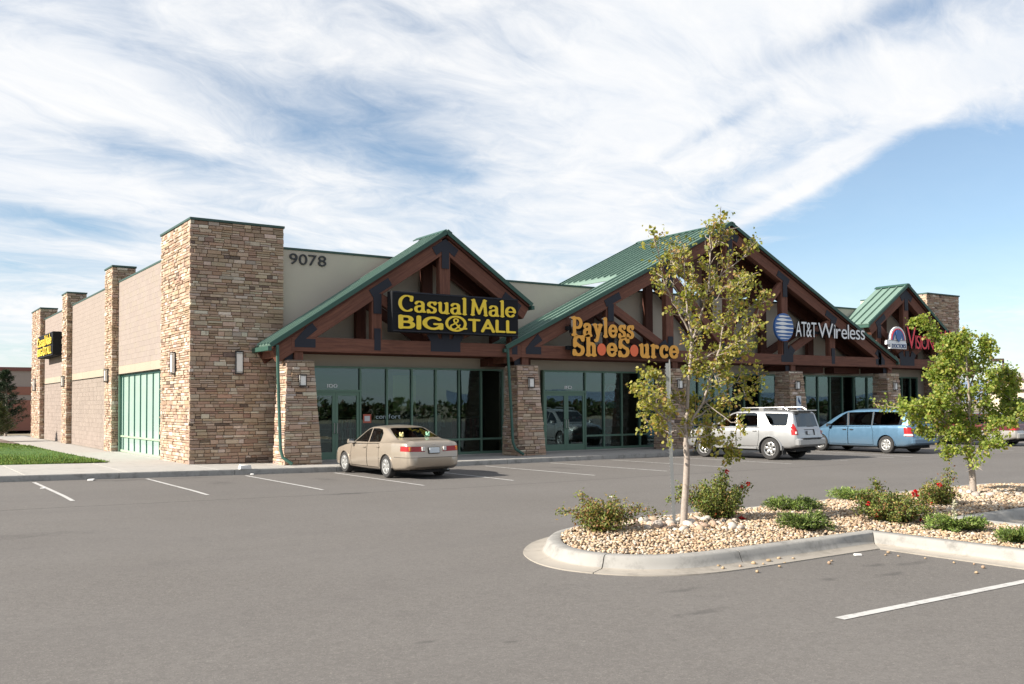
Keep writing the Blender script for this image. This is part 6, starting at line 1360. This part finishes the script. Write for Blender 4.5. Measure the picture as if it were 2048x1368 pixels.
def far_left():
    t = thing('far_store', 'distant mauve store with brick-red band behind the pine on the left', 'building', (0, 62, -.2)); 
    obj('wall', MB().box(-40, 14, 0, 12, 0, 5.1), 'far_mauve', t); obj('cap', MB().box(-40.1, 14.1, -.1, 12.1, 5.1, 5.42), 'far_cap', t); obj('brick_band', MB().box(-40.05, 14.05, -.06, -.003, 3.05, 3.75), 'far_brick', t); obj('brick_base', MB().box(-40.05, 14.05, -.08, -.005, 0, 2.6), 'far_brick', t)
    for x in range(-38, 13, 6): obj('window', MB().box(x, x+3.4, -.12, -.085, .5, 2.4), 'far_glass', t)
far_left()
def far_right():
    t = thing('far_house', 'cream gabled shop in the far distance beyond the bushy tree', 'building', (92, 20, -.3))
    obj('wall', MB().box(0, 10, -14, 7.5, 0, 3.4), 'far_cream', t); g = MB(); g.add([(-.02, 1.5, 3.4), (-.02, 7.5, 3.4), (-.02, 4.5, 4.75), (.4, 1.5, 3.4), (.4, 7.5, 3.4), (.4, 4.5, 4.75)], [(0, 2, 1), (3, 4, 5), (0, 1, 4, 3), (1, 2, 5, 4), (2, 0, 3, 5)]); obj('gable', g, 'far_cream', t)
    r = MB(); r.add([(-.6, -15, 3.4), (10, -15, 3.4), (10, 8, 3.4), (-.6, 8, 3.4), (5, -15, 5.3), (5, 8, 5.3)], [(0, 3, 5, 4), (1, 4, 5, 2), (0, 4, 1), (2, 5, 3)]); obj('roof', r, 'far_roof', t)
    for y in (-12, -8, -4, 0, 3.5): obj('window', MB().box(-.05, -.002, y, y+2.0, .8, 2.5), 'far_glass', t)
    gr = MB(); gr.bar((-.62, .9, 3.25), (-.62, 4.5, 4.9), .3, .16); gr.bar((-.62, 4.5, 4.9), (-.62, 8.1, 3.25), .3, .16); obj('gable_trim', gr, 'pole_brown', t)
    t2 = thing('far_store', 'distant tan strip of shops at the right edge behind the gabled one', 'building', (118, 10, -.3)); obj('wall', MB().box(0, 12, -34, 0, 0, 4.6), 'far_mauve', t2); obj('cap', MB().box(-.1, 12.1, -34.1, .1, 4.6, 5.0), 'far_cap', t2)
    for y in range(-32, -2, 5): obj('window', MB().box(-.04, -.002, y, y+3.2, .6, 3.0), 'far_glass', t2)
far_right()
def light_pole(x, y, h, label, arm):
    t = thing('light_pole', label, 'lamp', (x, y, -.2)); obj('pole', MB().tube([(0, 0, 0), (0, 0, h)], [.11, .09], 8), 'pole_brown', t); obj('base', MB().lathe([(0, 0), (.3, 0), (.3, .7), (0, .72)], 14, 'z'), 'concrete', t); d = Vector(arm); obj('lamp_head', MB().bar((0, 0, h), tuple(Vector((0, 0, h))+d), .42, .26), 'pole_brown', t, bevel=.03); obj('lamp_lens', MB().bar(tuple(Vector((0, 0, h-.14))+d*.45), tuple(Vector((0, 0, h-.14))+d*.95), .34, .015), 'lamp_glass', t)
light_pole(75, 16.35, 5.7, 'tall square-headed car park lamp far right above the bushy tree', (-.85, .55, 0)); light_pole(-22, -62, 8.5, 'car park lamp pole mirrored in the shop windows', (0, 1, 0)); light_pole(22, -70, 8.5, 'second car park lamp pole mirrored in the shop windows', (0, 1, 0))
def hills():
    xs = np.linspace(-1500, 4200, 120); V, F = [], []
    for i, a in enumerate(np.linspace(R(-30), R(150), 160)):
        d = 3600; hh = 30+70*(.5+.5*math.sin(a*7.3+1))*(.6+.4*math.sin(a*19))+12*math.sin(a*53); V += [(d*math.sin(a), d*math.cos(a), -5), ((d+150)*math.sin(a), (d+150)*math.cos(a), max(20, hh)), ((d+900)*math.sin(a), (d+900)*math.cos(a), 0)]
    for i in range(159): F += [(3*i, 3*i+3, 3*i+4, 3*i+1), (3*i+1, 3*i+4, 3*i+5, 3*i+2)]
    struct(arr_mesh('hills', V, F, 'hill_blue', None, None, True))
hills()
def tree_belt():
    """row of low trees across the road behind the camera: seen mirrored in the shop glass"""
    n = 26000; cx = RNG.uniform(-120, 240, 260); k = RNG.integers(0, 260, n); r = RNG.uniform(1.0, 2.2, 260); hgt = RNG.uniform(-.2, 1.1, 260); u = RNG.normal(0, 1, (n, 3)); u /= np.linalg.norm(u, axis=1, keepdims=True)
    P = np.stack([cx[k]+u[:, 0]*r[k], -108+RNG.uniform(-5, 5, 260)[k]+u[:, 1]*r[k], hgt[k]+u[:, 2]*r[k]*.8], 1); P[:, 2] = np.maximum(P[:, 2], -.3); o = leaf_mesh('tree_belt', P, u+RNG.normal(0, .4, (n, 3)), .75, palette(n, [(.04, .06, .02), (.06, .08, .025), (.09, .05, .025)], [.45, .4, .15]), 'needle_leaf', None, .8, .2); o['kind'] = 'stuff'; o['label'] = 'row of low trees mirrored in the shop windows'
tree_belt()
def litter():
    for x, y, dz, s, lab in ((.72, -3.02, .0, (.17, .09, .10), 'white paper carton lying on the kerb edge'), (.83, -3.3, -.15, (.05, .04, .03), 'white scrap in the gutter under the carton'), (-4.8, -5.6, -.15, (.06, .05, .008), 'flat white scrap beside the leftmost painted line'), (5.0, -14, -.15, (.09, .05, .01), 'flat white scrap on the asphalt of the driving lane'), (-3.4, -3.5, -.15, (.12, .07, .03), 'grey white rubbish against the kerb at the left'), (2.55, -21.85, -.15, (.05, .03, .02), 'crumpled white scrap by the inner kerb corner')):
        t = thing('litter', lab, 'litter', (x, y, dz+tilt(x, y)+.005), random.uniform(0, 3)); a, b, c = s; obj('scrap', MB().hexa([(-a, -b, 0), (a, -b*.8, 0), (a*.9, b, .0), (-a, b, 0), (-a*.9, -b*.9, c), (a*.8, -b, c*1.2), (a, b*.8, c), (-a*.8, b, c*1.3)]), 'litter_white', t, bevel=.004)
litter()
